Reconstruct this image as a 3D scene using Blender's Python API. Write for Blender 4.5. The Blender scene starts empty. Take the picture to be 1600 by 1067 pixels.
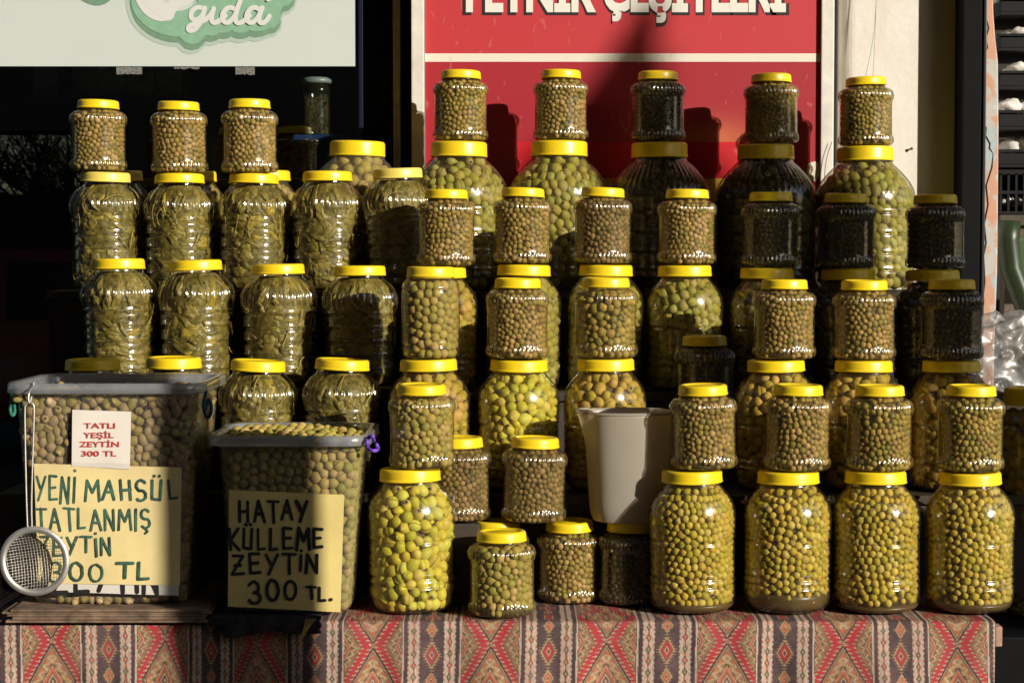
import bpy, math, random
import numpy as np
from mathutils import Vector, Matrix, noise

random.seed(7); rng = np.random.default_rng(7)
C = bpy.context.scene.collection
scene = bpy.context.scene
R = math.radians

# ------------------------------------------------------------------ camera
FPX = 3000.0; ZC = 1.41; YC = -3.5; PITCH = math.atan(133.5 / FPX)
cam_d = bpy.data.cameras.new('camera'); cam_d.lens = FPX * 36 / 1600; cam_d.sensor_width = 36
cam_d.clip_end = 500; cam_d.clip_start = 0.05
cam = bpy.data.objects.new('camera', cam_d); C.objects.link(cam)
cam.location = (0, YC, ZC); cam.rotation_euler = (math.pi / 2 - PITCH, 0, 0)
scene.camera = cam

def at(px, py, y):
    """photo pixel -> (x, z) on the vertical plane at world y"""
    dx = (px - 800) / FPX; dy = (533.5 - py) / FPX
    c, s = math.cos(PITCH), math.sin(PITCH)
    fy = c + s * dy; fz = -s + c * dy
    t = (y - YC) / fy
    return dx * t, ZC + fz * t

# ------------------------------------------------------------------ light
SUN = Vector((0.72 * math.cos(R(17)), -0.69 * math.cos(R(17)), math.sin(R(17)))).normalized()
w = bpy.data.worlds.new('World'); scene.world = w; w.use_nodes = True
nt = w.node_tree; nt.nodes.clear()
sky = nt.nodes.new('ShaderNodeTexSky'); sky.sky_type = 'NISHITA'; sky.sun_disc = False
sky.sun_elevation = R(17); sky.sun_rotation = math.atan2(0.72, -0.69)
bg = nt.nodes.new('ShaderNodeBackground'); bg.inputs[1].default_value = 0.11
wo = nt.nodes.new('ShaderNodeOutputWorld')
nt.links.new(sky.outputs[0], bg.inputs[0]); nt.links.new(bg.outputs[0], wo.inputs[0])
sl = bpy.data.lights.new('sun', 'SUN'); sl.energy = 5.0; sl.angle = R(0.53); sl.color = (1.0, 0.925, 0.80)
so = bpy.data.objects.new('sun', sl); C.objects.link(so); so.rotation_euler = SUN.to_track_quat('Z', 'Y').to_euler()
scene.view_settings.view_transform = 'Standard'; scene.view_settings.look = 'None'
scene.view_settings.exposure = 0.10; scene.view_settings.gamma = 1.0
scene.render.engine = 'CYCLES'
scene.cycles.transparent_max_bounces = 24; scene.cycles.max_bounces = 8
scene.cycles.caustics_reflective = False; scene.cycles.caustics_refractive = False
scene.cycles.use_denoising = True

# ------------------------------------------------------------------ node helpers
class NT:
    def __init__(s, name):
        s.m = bpy.data.materials.new(name); s.m.use_nodes = True
        s.t = s.m.node_tree; s.t.nodes.clear()
        s.out = s.t.nodes.new('ShaderNodeOutputMaterial')
    def n(s, typ, **kw):
        nd = s.t.nodes.new(typ)
        for k, v in kw.items():
            if k.startswith('i_'):
                key = k[2:]; key = int(key) if key.isdigit() else key.replace('_', ' ')
                s.set(nd.inputs[key], v)
            else: setattr(nd, k, v)
        return nd
    def set(s, sock, v):
        if hasattr(v, 'is_output') or isinstance(v, bpy.types.NodeSocket): s.t.links.new(v, sock)
        elif isinstance(v, tuple) and len(v) == 3 and sock.type == 'RGBA': sock.default_value = (*v, 1)
        else: sock.default_value = v
    def math(s, op, a, b=0.0, c=0.0):
        nd = s.t.nodes.new('ShaderNodeMath'); nd.operation = op
        s.set(nd.inputs[0], a); s.set(nd.inputs[1], b); s.set(nd.inputs[2], c); return nd.outputs[0]
    def mix(s, f, a, b, mode='MIX'):
        nd = s.t.nodes.new('ShaderNodeMix'); nd.data_type = 'RGBA'; nd.blend_type = mode
        s.set(nd.inputs[0], f); s.set(nd.inputs[6], a); s.set(nd.inputs[7], b); return nd.outputs[2]
    def noise(s, scale, detail=3, rough=.5, vec=None, dist=0.0):
        nd = s.t.nodes.new('ShaderNodeTexNoise'); nd.inputs['Scale'].default_value = scale
        nd.inputs['Detail'].default_value = detail; nd.inputs['Roughness'].default_value = rough
        nd.inputs['Distortion'].default_value = dist
        if vec is not None: s.t.links.new(vec, nd.inputs['Vector'])
        return nd.outputs[0]
    def obj(s, sc=(1, 1, 1)):
        tc = s.t.nodes.new('ShaderNodeTexCoord'); mp = s.t.nodes.new('ShaderNodeMapping')
        mp.inputs['Scale'].default_value = sc; s.t.links.new(tc.outputs['Object'], mp.inputs[0]); return mp.outputs[0]
    def ramp(s, f, stops, interp='LINEAR'):
        nd = s.t.nodes.new('ShaderNodeValToRGB'); cr = nd.color_ramp; cr.interpolation = interp
        while len(cr.elements) < len(stops): cr.elements.new(.5)
        for e, (p, c) in zip(cr.elements, stops): e.position = p; e.color = (*c, 1) if len(c) == 3 else c
        s.set(nd.inputs[0], f); return nd.outputs[0]
    def bump(s, h, strength=.3, dist=.001):
        nd = s.t.nodes.new('ShaderNodeBump'); nd.inputs['Strength'].default_value = strength
        nd.inputs['Distance'].default_value = dist; s.set(nd.inputs['Height'], h); return nd.outputs[0]
    def pbr(s, **kw):
        nd = s.n('ShaderNodeBsdfPrincipled', **kw); return nd
    def end(s, sh):
        s.t.links.new(sh, s.out.inputs[0]); return s.m

def simple(name, col, rough=.6, metal=0.0, nscale=0, namt=.25, bump=0, bscale=200, spec=.5):
    k = NT(name)
    c = col
    if nscale:
        n1 = k.noise(nscale, 5, .6, k.obj())
        c = k.mix(k.ramp(n1, [(.3, (0, 0, 0)), (.7, (1, 1, 1))]), tuple(x * (1 - namt) for x in col), tuple(min(1, x * (1 + namt)) for x in col))
    p = k.pbr(i_Base_Color=c, i_Roughness=rough, i_Metallic=metal)
    p.inputs['Specular IOR Level'].default_value = spec
    if bump: k.set(p.inputs['Normal'], k.bump(k.noise(bscale, 4, .6, k.obj()), bump))
    return k.end(p.outputs[0])

def schlick(k, f0, normal=None):
    lw = k.n('ShaderNodeLayerWeight'); lw.inputs[0].default_value = .5
    if normal is not None: k.set(lw.inputs['Normal'], normal)
    p5 = k.math('POWER', lw.outputs['Facing'], 4.0)
    return k.math('MULTIPLY_ADD', p5, 1 - f0 - .25, f0)

def clear_plastic(name, tint=(.95, .94, .9), f0=.055, rough=.07, milky=0.0, milkcol=(.7, .7, .68), bscale=60, bstr=.15, scratches=0, edge=None):
    k = NT(name)
    nrm = k.bump(k.noise(bscale, 3, .6, k.obj()), bstr, .002)
    tr = k.n('ShaderNodeBsdfTransparent')
    if edge:
        lw = k.n('ShaderNodeLayerWeight'); lw.inputs[0].default_value = .5
        k.set(tr.inputs[0], k.mix(k.math('POWER', lw.outputs['Facing'], 2.5), tint, edge))
    else: k.set(tr.inputs[0], tint)
    gl = k.n('ShaderNodeBsdfGlossy', i_Roughness=rough); k.set(gl.inputs['Normal'], nrm)
    k.set(gl.inputs['Color'], (1, 1, 1))
    base = tr.outputs[0]
    if milky or scratches:
        df = k.n('ShaderNodeBsdfDiffuse'); k.set(df.inputs[0], milkcol)
        tl = k.n('ShaderNodeBsdfTranslucent'); k.set(tl.inputs[0], milkcol)
        m0 = k.n('ShaderNodeMixShader'); m0.inputs[0].default_value = .35
        k.t.links.new(df.outputs[0], m0.inputs[1]); k.t.links.new(tl.outputs[0], m0.inputs[2])
        f = k.math('MULTIPLY_ADD', k.noise(14, 5, .7, k.obj((1, 1, .4))), milky, milky * .5)
        if scratches:
            sc_ = k.ramp(k.noise(90, 2, .5, k.obj((1, 1, .12)), 1.5), [(.60, (0, 0, 0)), (.72, (1, 1, 1))])
            f = k.math('MULTIPLY_ADD', sc_, scratches, f)
        m1 = k.n('ShaderNodeMixShader'); k.set(m1.inputs[0], f)
        k.t.links.new(base, m1.inputs[1]); k.t.links.new(m0.outputs[0], m1.inputs[2]); base = m1.outputs[0]
    m = k.n('ShaderNodeMixShader'); k.set(m.inputs[0], schlick(k, f0, nrm))
    k.t.links.new(base, m.inputs[1]); k.t.links.new(gl.outputs[0], m.inputs[2])
    return k.end(m.outputs[0])

def olive_mat(name, stops, mott=.3, hole=.35, rough=.36, slit=.4):
    """stops: list of colours picked per olive by its own random value"""
    k = NT(name)
    a = k.n('ShaderNodeAttribute', attribute_name='rnd'); oi = k.n('ShaderNodeObjectInfo')
    f = k.math('FRACT', k.math('ADD', a.outputs['Fac'], oi.outputs['Random']))
    col = k.ramp(f, [(i / len(stops), c) for i, c in enumerate(stops)], 'CONSTANT')
    v = k.math('FRACT', k.math('MULTIPLY', f, 7.31))
    col = k.mix(k.math('MULTIPLY', v, .45), col, tuple(np.mean(np.array(stops), axis=0) * .55))
    n1 = k.noise(130, 4, .6, k.obj())
    col = k.mix(k.math('MULTIPLY', k.ramp(n1, [(.42, (0, 0, 0)), (.7, (1, 1, 1))]), mott), col, (.30, .22, .09))
    lc = k.n('ShaderNodeAttribute', attribute_name='lc')
    sp = k.n('ShaderNodeSeparateXYZ'); k.t.links.new(lc.outputs['Vector'], sp.inputs[0])
    has = k.math('LESS_THAN', k.math('FRACT', k.math('MULTIPLY', f, 13.7)), hole)
    ring = k.ramp(sp.outputs[2], [(.80, (0, 0, 0)), (.87, (1, 1, 1))])
    core = k.ramp(sp.outputs[2], [(.93, (0, 0, 0)), (.96, (1, 1, 1))])
    col = k.mix(k.math('MULTIPLY', ring, has), col, (.42, .31, .14))
    col = k.mix(k.math('MULTIPLY', core, has), col, (.05, .03, .012))
    hs2 = k.math('LESS_THAN', k.math('FRACT', k.math('MULTIPLY', f, 29.3)), slit)
    sl1 = k.math('MULTIPLY', k.math('LESS_THAN', k.math('ABSOLUTE', sp.outputs[0]), .07), k.math('GREATER_THAN', sp.outputs[1], -.25))
    col = k.mix(k.math('MULTIPLY', sl1, k.math('MULTIPLY', hs2, .8)), col, (.07, .05, .015))
    p = k.pbr(i_Base_Color=col, i_Roughness=rough + .08); p.inputs['Specular IOR Level'].default_value = .16
    k.set(p.inputs['Normal'], k.bump(k.noise(500, 2, .5, k.obj()), .12, .0005))
    return k.end(p.outputs[0])

M = {}
M['pet'] = clear_plastic('clear_jar_plastic', bstr=.3, f0=.075, rough=.16, edge=(.50, .41, .20), milky=.055, milkcol=(.62, .50, .24))
M['pet_dusty'] = clear_plastic('dusty_jar_plastic', tint=(.93, .92, .88), milky=.12, milkcol=(.62, .54, .34), bstr=.3, rough=.12, edge=(.5, .43, .25))
M['pet_green'] = clear_plastic('vine_jar_plastic', tint=(.95, .94, .88), f0=.09, rough=.11, edge=(.40, .34, .14), bstr=.55, bscale=45)
M['tub'] = clear_plastic('scuffed_clear_tub', tint=(.86, .86, .84), milky=.07, bscale=25, bstr=.1, rough=.14, scratches=.10)
M['tub_rim'] = clear_plastic('milky_tub_rim', tint=(.82, .84, .88), milky=.42, milkcol=(.58, .60, .64), f0=.09, rough=.2)
M['bag'] = clear_plastic('crumpled_clear_film', tint=(.9, .9, .9), milky=.22, milkcol=(.8, .8, .8), f0=.10, rough=.4, bscale=30, bstr=.6)
M['glass'] = clear_plastic('window_glass', tint=(.75, .8, .78), f0=.075, rough=.01, bscale=2, bstr=.02)
BR = [(0.431, 0.299, 0.075), (0.324, 0.249, 0.05), (0.516, 0.348, 0.12), (0.216, 0.186, 0.035), (0.384, 0.286, 0.06), (0.576, 0.386, 0.15), (0.3, 0.186, 0.06)]
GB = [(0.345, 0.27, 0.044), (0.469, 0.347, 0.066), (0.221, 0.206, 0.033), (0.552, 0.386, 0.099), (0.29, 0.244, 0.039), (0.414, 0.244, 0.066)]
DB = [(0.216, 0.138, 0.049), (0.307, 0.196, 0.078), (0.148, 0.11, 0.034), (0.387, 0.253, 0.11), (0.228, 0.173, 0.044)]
YG = [(0.72, 0.613, 0.06), (0.613, 0.572, 0.045), (0.72, 0.698, 0.11), (0.52, 0.503, 0.04), (0.705, 0.557, 0.07), (0.72, 0.585, 0.119)]
OC = [(0.578, 0.408, 0.066), (0.654, 0.432, 0.085), (0.489, 0.396, 0.047), (0.684, 0.432, 0.122), (0.527, 0.385, 0.047)]
FG = [(0.663, 0.493, 0.052), (0.538, 0.448, 0.037), (0.72, 0.55, 0.085), (0.459, 0.39, 0.033), (0.632, 0.435, 0.056), (0.72, 0.578, 0.141)]
PL = [(0.478, 0.369, 0.083), (0.395, 0.332, 0.066), (0.43, 0.344, 0.088), (0.574, 0.404, 0.143), (0.347, 0.309, 0.055)]
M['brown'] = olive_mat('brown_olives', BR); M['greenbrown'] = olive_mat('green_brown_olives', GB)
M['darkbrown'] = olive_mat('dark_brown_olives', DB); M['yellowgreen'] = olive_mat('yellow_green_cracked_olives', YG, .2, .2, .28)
M['ochre'] = olive_mat('ochre_cracked_olives', OC, .3, .3); M['freshgreen'] = olive_mat('green_scored_olives', FG, .25, .22)
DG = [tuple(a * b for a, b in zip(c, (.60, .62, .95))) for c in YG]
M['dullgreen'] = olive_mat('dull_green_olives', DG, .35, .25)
DK_SHADE = [(.045, .035, .014), (.06, .05, .02), (.035, .03, .012), (.08, .06, .03)]  # shade put into the olive colour, for the jars in shadow
M['black'] = olive_mat('shade_darkened_olives', DK_SHADE, .12, .2)
M['plain'] = olive_mat('plain_olives', PL, .15, .0, .4); M['tubolive'] = olive_mat('slit_olives', [(.42, .29, .11), (.50, .35, .17), (.32, .25, .07), (.56, .40, .23), (.36, .27, .08)], .35, .3, .4, .6)

def brine_mat(name, c):
    k = NT(name); p = k.pbr(i_Base_Color=k.mix(k.noise(25, 4, .6, k.obj()), c, tuple(x * .5 for x in c)), i_Roughness=.35); return k.end(p.outputs[0])
M['brine'] = brine_mat('dark_brine', (.15, .105, .032)); M['shadebrine'] = brine_mat('shade_darkened_brine', (.02, .015, .007)); M['murky'] = brine_mat('murky_brine', (.13, .085, .03))  # second brine copy darkened for the jars in shade

def lid_mat(name, c):
    k = NT(name); n1 = k.noise(40, 4, .6, k.obj())
    oi = k.n('ShaderNodeObjectInfo')
    col = k.mix(k.math('MULTIPLY', oi.outputs['Random'], .35), c, (c[0] * .95, c[1] * .86, c[2] * 1.5))
    col = k.mix(k.math('MULTIPLY', k.ramp(n1, [(.5, (0, 0, 0)), (.75, (1, 1, 1))]), .32), col, (.55, .38, .07))
    p = k.pbr(i_Base_Color=col, i_Roughness=.36); p.inputs['Specular IOR Level'].default_value = .5
    k.set(p.inputs['Normal'], k.bump(n1, .06, .001))
    return k.end(p.outputs[0])
M['lid'] = lid_mat('yellow_lid_plastic', (.92, .67, .012)); M['lid_pale'] = lid_mat('faded_yellow_lid_plastic', (.86, .69, .12))
M['silver'] = simple('brushed_steel', (.72, .69, .64), .46, .85, 60, .15)
M['wire'] = simple('galvanised_wire', (.74, .70, .62), .5, .8)

def leaf_mat():
    k = NT('pickled_vine_leaves')
    a = k.n('ShaderNodeAttribute', attribute_name='rnd'); oi = k.n('ShaderNodeObjectInfo')
    f = k.math('FRACT', k.math('ADD', a.outputs['Fac'], oi.outputs['Random']))
    col = k.ramp(f, [(0, (.19, .155, .03)), (.2, (.26, .205, .045)), (.36, (.10, .085, .02)), (.5, (.30, .24, .065)), (.68, (.21, .165, .035)), (.82, (.05, .04, .012)), (.93, (.46, .34, .03))], 'CONSTANT')
    n1 = k.noise(70, 5, .65, k.obj())
    col = k.mix(k.ramp(n1, [(.35, (0, 0, 0)), (.7, (1, 1, 1))]), col, (.26, .21, .055))
    lc = k.n('ShaderNodeAttribute', attribute_name='lc'); sp = k.n('ShaderNodeSeparateXYZ'); k.t.links.new(lc.outputs['Vector'], sp.inputs[0])
    vein = k.math('ABSOLUTE', k.math('SINE', k.math('MULTIPLY', sp.outputs[0], 2.5)))
    vv = k.ramp(vein, [(0, (1, 1, 1)), (.09, (0, 0, 0))])
    col = k.mix(k.math('MULTIPLY', vv, .5), col, (.30, .26, .07))
    p = k.pbr(i_Base_Color=col, i_Roughness=.42)
    k.set(p.inputs['Normal'], k.bump(k.noise(160, 4, .7, k.obj()), .7, .0016))
    return k.end(p.outputs[0])
M['leaf'] = leaf_mat(); M['stem'] = simple('pickled_stems', (.42, .33, .08), .4, 0, 80)
M['leafcore'] = simple('dark_leaf_mass', (.15, .12, .028), .5, 0, 90, .7, .8, 150)

# ------------------------------------------------------------------ mesh helpers
def mesh_from(name, V, F, smooth=True):
    me = bpy.data.meshes.new(name)
    me.from_pydata([tuple(v) for v in V], [], F)
    if smooth: me.shade_smooth()
    me.update(); return me

def tri_mesh(name, V, T):
    V = np.asarray(V, dtype=np.float32); T = np.asarray(T, dtype=np.int32)
    me = bpy.data.meshes.new(name); k = T.shape[1]
    me.vertices.add(len(V)); me.vertices.foreach_set('co', V.ravel())
    me.loops.add(T.size); me.loops.foreach_set('vertex_index', T.ravel())
    me.polygons.add(len(T)); me.polygons.foreach_set('loop_start', np.arange(0, T.size, k, dtype=np.int32))
    me.update(calc_edges=True); me.shade_smooth(); return me

def put(name, me, mat=None, parent=None, loc=(0, 0, 0), rot=(0, 0, 0)):
    o = bpy.data.objects.new(name, me); C.objects.link(o)
    if mat is not None:
        if not me.materials: me.materials.append(mat)
        if me.materials[0] != mat:
            o.material_slots[0].link = 'OBJECT'; o.material_slots[0].material = mat
    o.parent = parent; o.location = loc; o.rotation_euler = rot; return o

def tag(o, label, cat, group=None, kind=None):
    if label:
        o['label'] = label
        if len(label.replace('-', ' ').split()) > 16: print('LONG', label)
    if cat: o['category'] = cat
    if group: o['group'] = group
    if kind: o['kind'] = kind
    return o

def thing(name, label, cat, loc=(0, 0, 0), rot=(0, 0, 0), group=None):
    o = bpy.data.objects.new(name, None); C.objects.link(o); o.location = loc; o.rotation_euler = rot
    o.empty_display_size = .05
    return tag(o, label, cat, group)

class MB:
    def __init__(s): s.V = []; s.F = []
    def add(s, V, F):
        b = len(s.V); s.V += [tuple(v) for v in V]; s.F += [tuple(i + b for i in f) for f in F]; return s
    def box(s, x0, x1, y0, y1, z0, z1, bev=0):
        V = [(x, y, z) for z in (z0, z1) for y in (y0, y1) for x in (x0, x1)]
        F = [(0, 2, 3, 1), (4, 5, 7, 6), (0, 1, 5, 4), (2, 6, 7, 3), (0, 4, 6, 2), (1, 3, 7, 5)]
        if bev > 0:
            import bmesh
            bm = bmesh.new(); vs = [bm.verts.new(v) for v in V]
            for f in F: bm.faces.new([vs[i] for i in f])
            bmesh.ops.bevel(bm, geom=bm.edges[:], offset=bev, segments=2, affect='EDGES', profile=.7)
            bm.verts.index_update(); V = [v.co[:] for v in bm.verts]; F = [tuple(v.index for v in f.verts) for f in bm.faces]; bm.free()
        return s.add(V, F)
    def tube(s, pts, r, n=8, closed=False):
        pts = [Vector(p) for p in pts]; m = len(pts); V = []; F = []
        rr = r if isinstance(r, (list, tuple)) else [r] * m
        ref = None
        for i, p in enumerate(pts):
            t = (pts[(i + 1) % m] - pts[i - 1]) if (closed or 0 < i < m - 1) else (pts[1] - pts[0] if i == 0 else pts[-1] - pts[-2])
            t.normalize()
            if ref is None: ref = t.orthogonal().normalized()
            ref = (ref - t * ref.dot(t)).normalized(); b = t.cross(ref)
            for j in range(n):
                a = 2 * math.pi * j / n; V.append(p + (ref * math.cos(a) + b * math.sin(a)) * rr[i])
        for i in range(m if closed else m - 1):
            for j in range(n):
                a = i * n + j; b_ = i * n + (j + 1) % n; c = ((i + 1) % m) * n + (j + 1) % n; d = ((i + 1) % m) * n + j
                F.append((a, b_, c, d))
        if not closed: F.append(tuple(range(n))[::-1]); F.append(tuple((m - 1) * n + j for j in range(n)))
        return s.add(V, F)
    def build(s, name, mat, parent=None, smooth=False, loc=(0, 0, 0), rot=(0, 0, 0)):
        return put(name, mesh_from(name, s.V, s.F, smooth), mat, parent, loc, rot)

def chaikin(P, it=2):
    P = np.array(P, float)
    for _ in range(it):
        Q = [P[0]]
        for a, b in zip(P[:-1], P[1:]): Q += [a * .75 + b * .25, a * .25 + b * .75]
        Q.append(P[-1]); P = np.array(Q)
    return P

def lathe(prof, segs, rfun=None, cap0=False, cap1=False, name='lathe'):
    """prof rows (z, r)"""
    n = len(prof); th = np.arange(segs) * 2 * np.pi / segs
    V = np.zeros((n, segs, 3))
    for i, (z, r) in enumerate(prof):
        rr = r * (np.ones(segs) if rfun is None else rfun(z, th))
        V[i, :, 0] = rr * np.cos(th); V[i, :, 1] = rr * np.sin(th); V[i, :, 2] = z
    idx = np.arange(n * segs).reshape(n, segs)
    a = idx[:-1]; b = np.roll(idx, -1, 1)[:-1]; c = np.roll(idx, -1, 1)[1:]; d = idx[1:]
    F = [tuple(q) for q in np.stack([a, b, c, d], -1).reshape(-1, 4).tolist()]
    V = V.reshape(-1, 3)
    if cap0: F.append(tuple(idx[0].tolist())[::-1])
    if cap1: F.append(tuple(idx[-1].tolist()))
    return mesh_from(name, V.tolist(), F, True)

def ico(sub):
    import bmesh
    bm = bmesh.new(); bmesh.ops.create_icosphere(bm, subdivisions=sub, radius=1)
    bm.verts.index_update(); V = np.array([v.co[:] for v in bm.verts]); T = np.array([[v.index for v in f.verts] for f in bm.faces]); bm.free()
    return V, T
ICO = {2: ico(2), 3: ico(3)}

def rand_rot(n):
    q = rng.normal(size=(n, 4)); q /= np.linalg.norm(q, axis=1)[:, None]
    w_, x, y, z = q.T
    return np.stack([np.stack([1 - 2 * (y * y + z * z), 2 * (x * y - z * w_), 2 * (x * z + y * w_)], -1),
                     np.stack([2 * (x * y + z * w_), 1 - 2 * (x * x + z * z), 2 * (y * z - x * w_)], -1),
                     np.stack([2 * (x * z - y * w_), 2 * (y * z + x * w_), 1 - 2 * (x * x + y * y)], -1)], 1)

def olives_mesh(name, P, rad, elong=.18, crack=0.0, sub=2):
    V0, T0 = ICO[sub]; n = len(P); Rm = rand_rot(n); out = []; lc = []
    el = 1 + rng.random(n) * elong
    for i in range(n):
        v = V0.copy()
        if crack and rng.random() < crack:
            m = np.exp(-(v[:, 0] / .16) ** 2) * np.clip(v[:, 1] * 2 + .6, 0, 1); v = v * (1 - .26 * m)[:, None]
            v[:, 0] *= 1.06
        v = v * np.array([1, 1, el[i]]) * rad[i]
        out.append(v @ Rm[i].T + P[i]); lc.append(V0)
    V = np.concatenate(out); T = (T0[None] + (np.arange(n) * len(V0))[:, None, None]).reshape(-1, 3)
    me = tri_mesh(name, V, T)
    a = me.attributes.new('lc', 'FLOAT_VECTOR', 'POINT'); a.data.foreach_set('vector', np.concatenate(lc).astype(np.float32).ravel())
    b = me.attributes.new('rnd', 'FLOAT', 'POINT'); b.data.foreach_set('value', np.repeat(rng.random(n), len(V0)).astype(np.float32))
    return me

def relax2d(W, H, r, spread, iters=30):
    """dense irregular packing of discs in a W x H strip, periodic in the first axis"""
    n = int(W * (H + r * 1.3) / (math.pi * r * r) * .95)
    P = rng.random((n, 2)) * np.array([W, H])
    # spread the random points a little first so that no holes stay open
    for _ in range(14):
        D = P[:, None] - P[None]; D[..., 0] -= W * np.round(D[..., 0] / W)
        d2 = (D ** 2).sum(-1) + (.3 * r) ** 2; np.fill_diagonal(d2, 1e9)
        f = np.clip((2.6 * r) ** 2 / d2 - 1, 0, 4)
        P += np.clip((D * f[..., None]).sum(1) * .06, -.4 * r, .4 * r); P[:, 1] = np.clip(P[:, 1], 0, H)
    rad = r * (1 + spread * (rng.random(len(P)) * 2 - 1))
    for _ in range(iters):
        D = P[:, None] - P[None]; D[..., 0] -= W * np.round(D[..., 0] / W)
        d = np.sqrt((D ** 2).sum(-1)) + 1e-9; want = .98 * (rad[:, None] + rad[None])
        f = np.clip(want - d, 0, None); np.fill_diagonal(f, 0)
        P += (D / d[..., None] * f[..., None]).sum(1) * .35
        P[:, 1] = np.clip(P[:, 1], 0, H)
    P[:, 0] %= W
    return P, rad

def pack_round(name, Rf, z0, z1, r, spread=.18, layers=2, elong=.18, crack=0, sub=2, top=True, gap=.0006):
    allP = []; allr = []
    Rm = max(Rf(z) for z in np.linspace(z0, z1, 20))
    for L in range(layers):
        P, rad = relax2d(2 * math.pi * (Rm - r * (1 + 1.5 * L)), z1 - z0 - 2 * r, r, spread)
        th = P[:, 0] / (Rm - r * (1 + 1.5 * L)); z = z0 + r + P[:, 1]
        Ri = np.array([min(Rf(zz), Rf(zz + q * .7), Rf(zz - q * .7)) for zz, q in zip(z, rad)])
        rr = Ri - gap - rad - L * 1.5 * r - rng.random(len(z)) * .22 * r
        Q = np.stack([rr * np.cos(th), rr * np.sin(th), z], -1)
        ok = rr > r * .2
        allP.append(Q[ok]); allr.append(rad[ok])
    P = np.concatenate(allP); rad = np.concatenate(allr)
    keep = np.ones(len(P), bool)
    D = np.sqrt(((P[:, None] - P[None]) ** 2).sum(-1)); mn = .66 * (rad[:, None] + rad[None])
    for i in range(len(P)):
        if keep[i]:
            bad = (D[i] < mn[i]) & keep; bad[:i + 1] = False; keep[bad] = False
    return olives_mesh(name, P[keep], rad[keep], elong, crack, sub)

# ------------------------------------------------------------------ jar kinds
class Kind: pass
def make_kind(name, ctrl, H, neck, lid_r, lid_h, flute=None, grooves=(), gd=.002, segs=192):
    K = Kind(); K.name = name; K.H = H
    pr = chaikin(ctrl, 3)
    zs = np.concatenate([pr[:, 0]] + [np.linspace(g - .009, g + .009, 13) for g in grooves])
    zs = np.unique(np.round(zs, 5))
    zr = np.interp(zs, pr[:, 0], pr[:, 1])
    K.R = lambda z: float(np.interp(z, pr[:, 0], pr[:, 1])) - .0010
    for g in grooves: zr = zr - gd * np.exp(-((zs - g) / (.0022 + gd * .25)) ** 2) + gd * .30 * np.exp(-((zs - g - .0055) / .003) ** 2)
    P2 = [(0.0035, .002)] + [(a, b) for a, b in zip(zs, zr)]
    rf = None
    if flute:
        def rf(z, th):
            a = 0
            for (n, amp, za, zb) in flute:
                if za < z < zb: a = a + amp * math.sin(math.pi * (z - za) / (zb - za)) ** .7 * np.cos(n * th)
            return 1 + a * np.ones_like(th)
    K.shell = lathe(P2, segs, rf, name=name + '_body')
    # lid: knurled skirt, rounded top, raised rim round a sunken disc
    n = 220 if lid_r > .05 else 180
    z0 = H - lid_h; r = lid_r
    lp = [(z0 + .001, r - .004), (z0, r - .001), (z0 + .0008, r + .0006), (z0 + .0035, r + .0006), (z0 + .004, r - .0004), (z0 + .006, r - .0006),
          (H - .005, r - .0012), (H - .0028, r - .0018), (H - .001, r - .0032), (H, r - .0055), (H, r - .009), (H - .0006, r - .0105), (H - .0026, r - .012), (H - .003, r - .014), (H - .003, r * .45), (H - .0024, r * .42), (H - .0024, .0005)]
    def kn(z, th):
        if z0 + .004 < z < H - .003: return 1 + .0075 * np.sign(np.sin(np.arange(len(th)) * math.pi + .5)) * .9
        return np.ones_like(th)
    K.lid = lathe(lp, n, kn, name=name + '_lid')
    return K

SM = make_kind('small', [(0.0035, .04), (0, .05), (.001, .056), (.006, .0615), (.013, .0635), (.022, .0625), (.027, .0605), (.045, .0603), (.095, .0603), (.106, .0605), (.111, .0625), (.121, .0632), (.130, .0605), (.136, .054), (.1395, .046), (.142, .0432), (.150, .043)],
               .163, 0, .0465, .0200, [(44, .022, .107, .138), (44, .018, .006, .027)], segs=264)
PLN = make_kind('plain', [(.0035, .04), (0, .046), (.001, .052), (.008, .0575), (.02, .0585), (.05, .0585), (.11, .0585), (.14, .0585), (.152, .056), (.162, .049), (.166, .0455), (.174, .045)],
                .187, 0, .0480, .0215, None, (.028, .14), .0015, segs=128)
BG = make_kind('big', [(.0035, .05), (0, .058), (.001, .066), (.008, .076), (.02, .0815), (.04, .0825), (.06, .0815), (.1, .0815), (.13, .0815), (.15, .0825), (.175, .0835), (.193, .081), (.209, .0745), (.222, .064), (.231, .0555), (.237, .052), (.246, .0515)],
               .262, 0, .0578, .0235, None, (.052, .066, .132), .0022, segs=160)
HG = make_kind('huge', [(.005, .07), (0, .085), (.002, .095), (.01, .108), (.03, .1145), (.06, .114), (.11, .113), (.16, .1135), (.19, .1155), (.212, .1165), (.232, .113), (.252, .103), (.272, .087), (.286, .074), (.294, .066), (.3, .0625), (.31, .062)],
               .335, 0, .0655, .0340, [(46, .013, .222, .294)], (.045, .085, .13, .178), .0028, segs=276)
VN = make_kind('vine', [(.0035, .05), (0, .058), (.002, .066), (.01, .074), (.022, .0775), (.04, .078), (.055, .0775), (.072, .078), (.09, .0775), (.11, .078), (.128, .0775), (.146, .078), (.16, .0785), (.18, .0808), (.197, .0795), (.212, .073), (.223, .064), (.231, .0555), (.236, .0515), (.246, .051)],
               .262, 0, .0555, .0220, [(36, .028, .166, .231)], (.034, .064, .094, .124, .154), .0050, segs=252)

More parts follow.
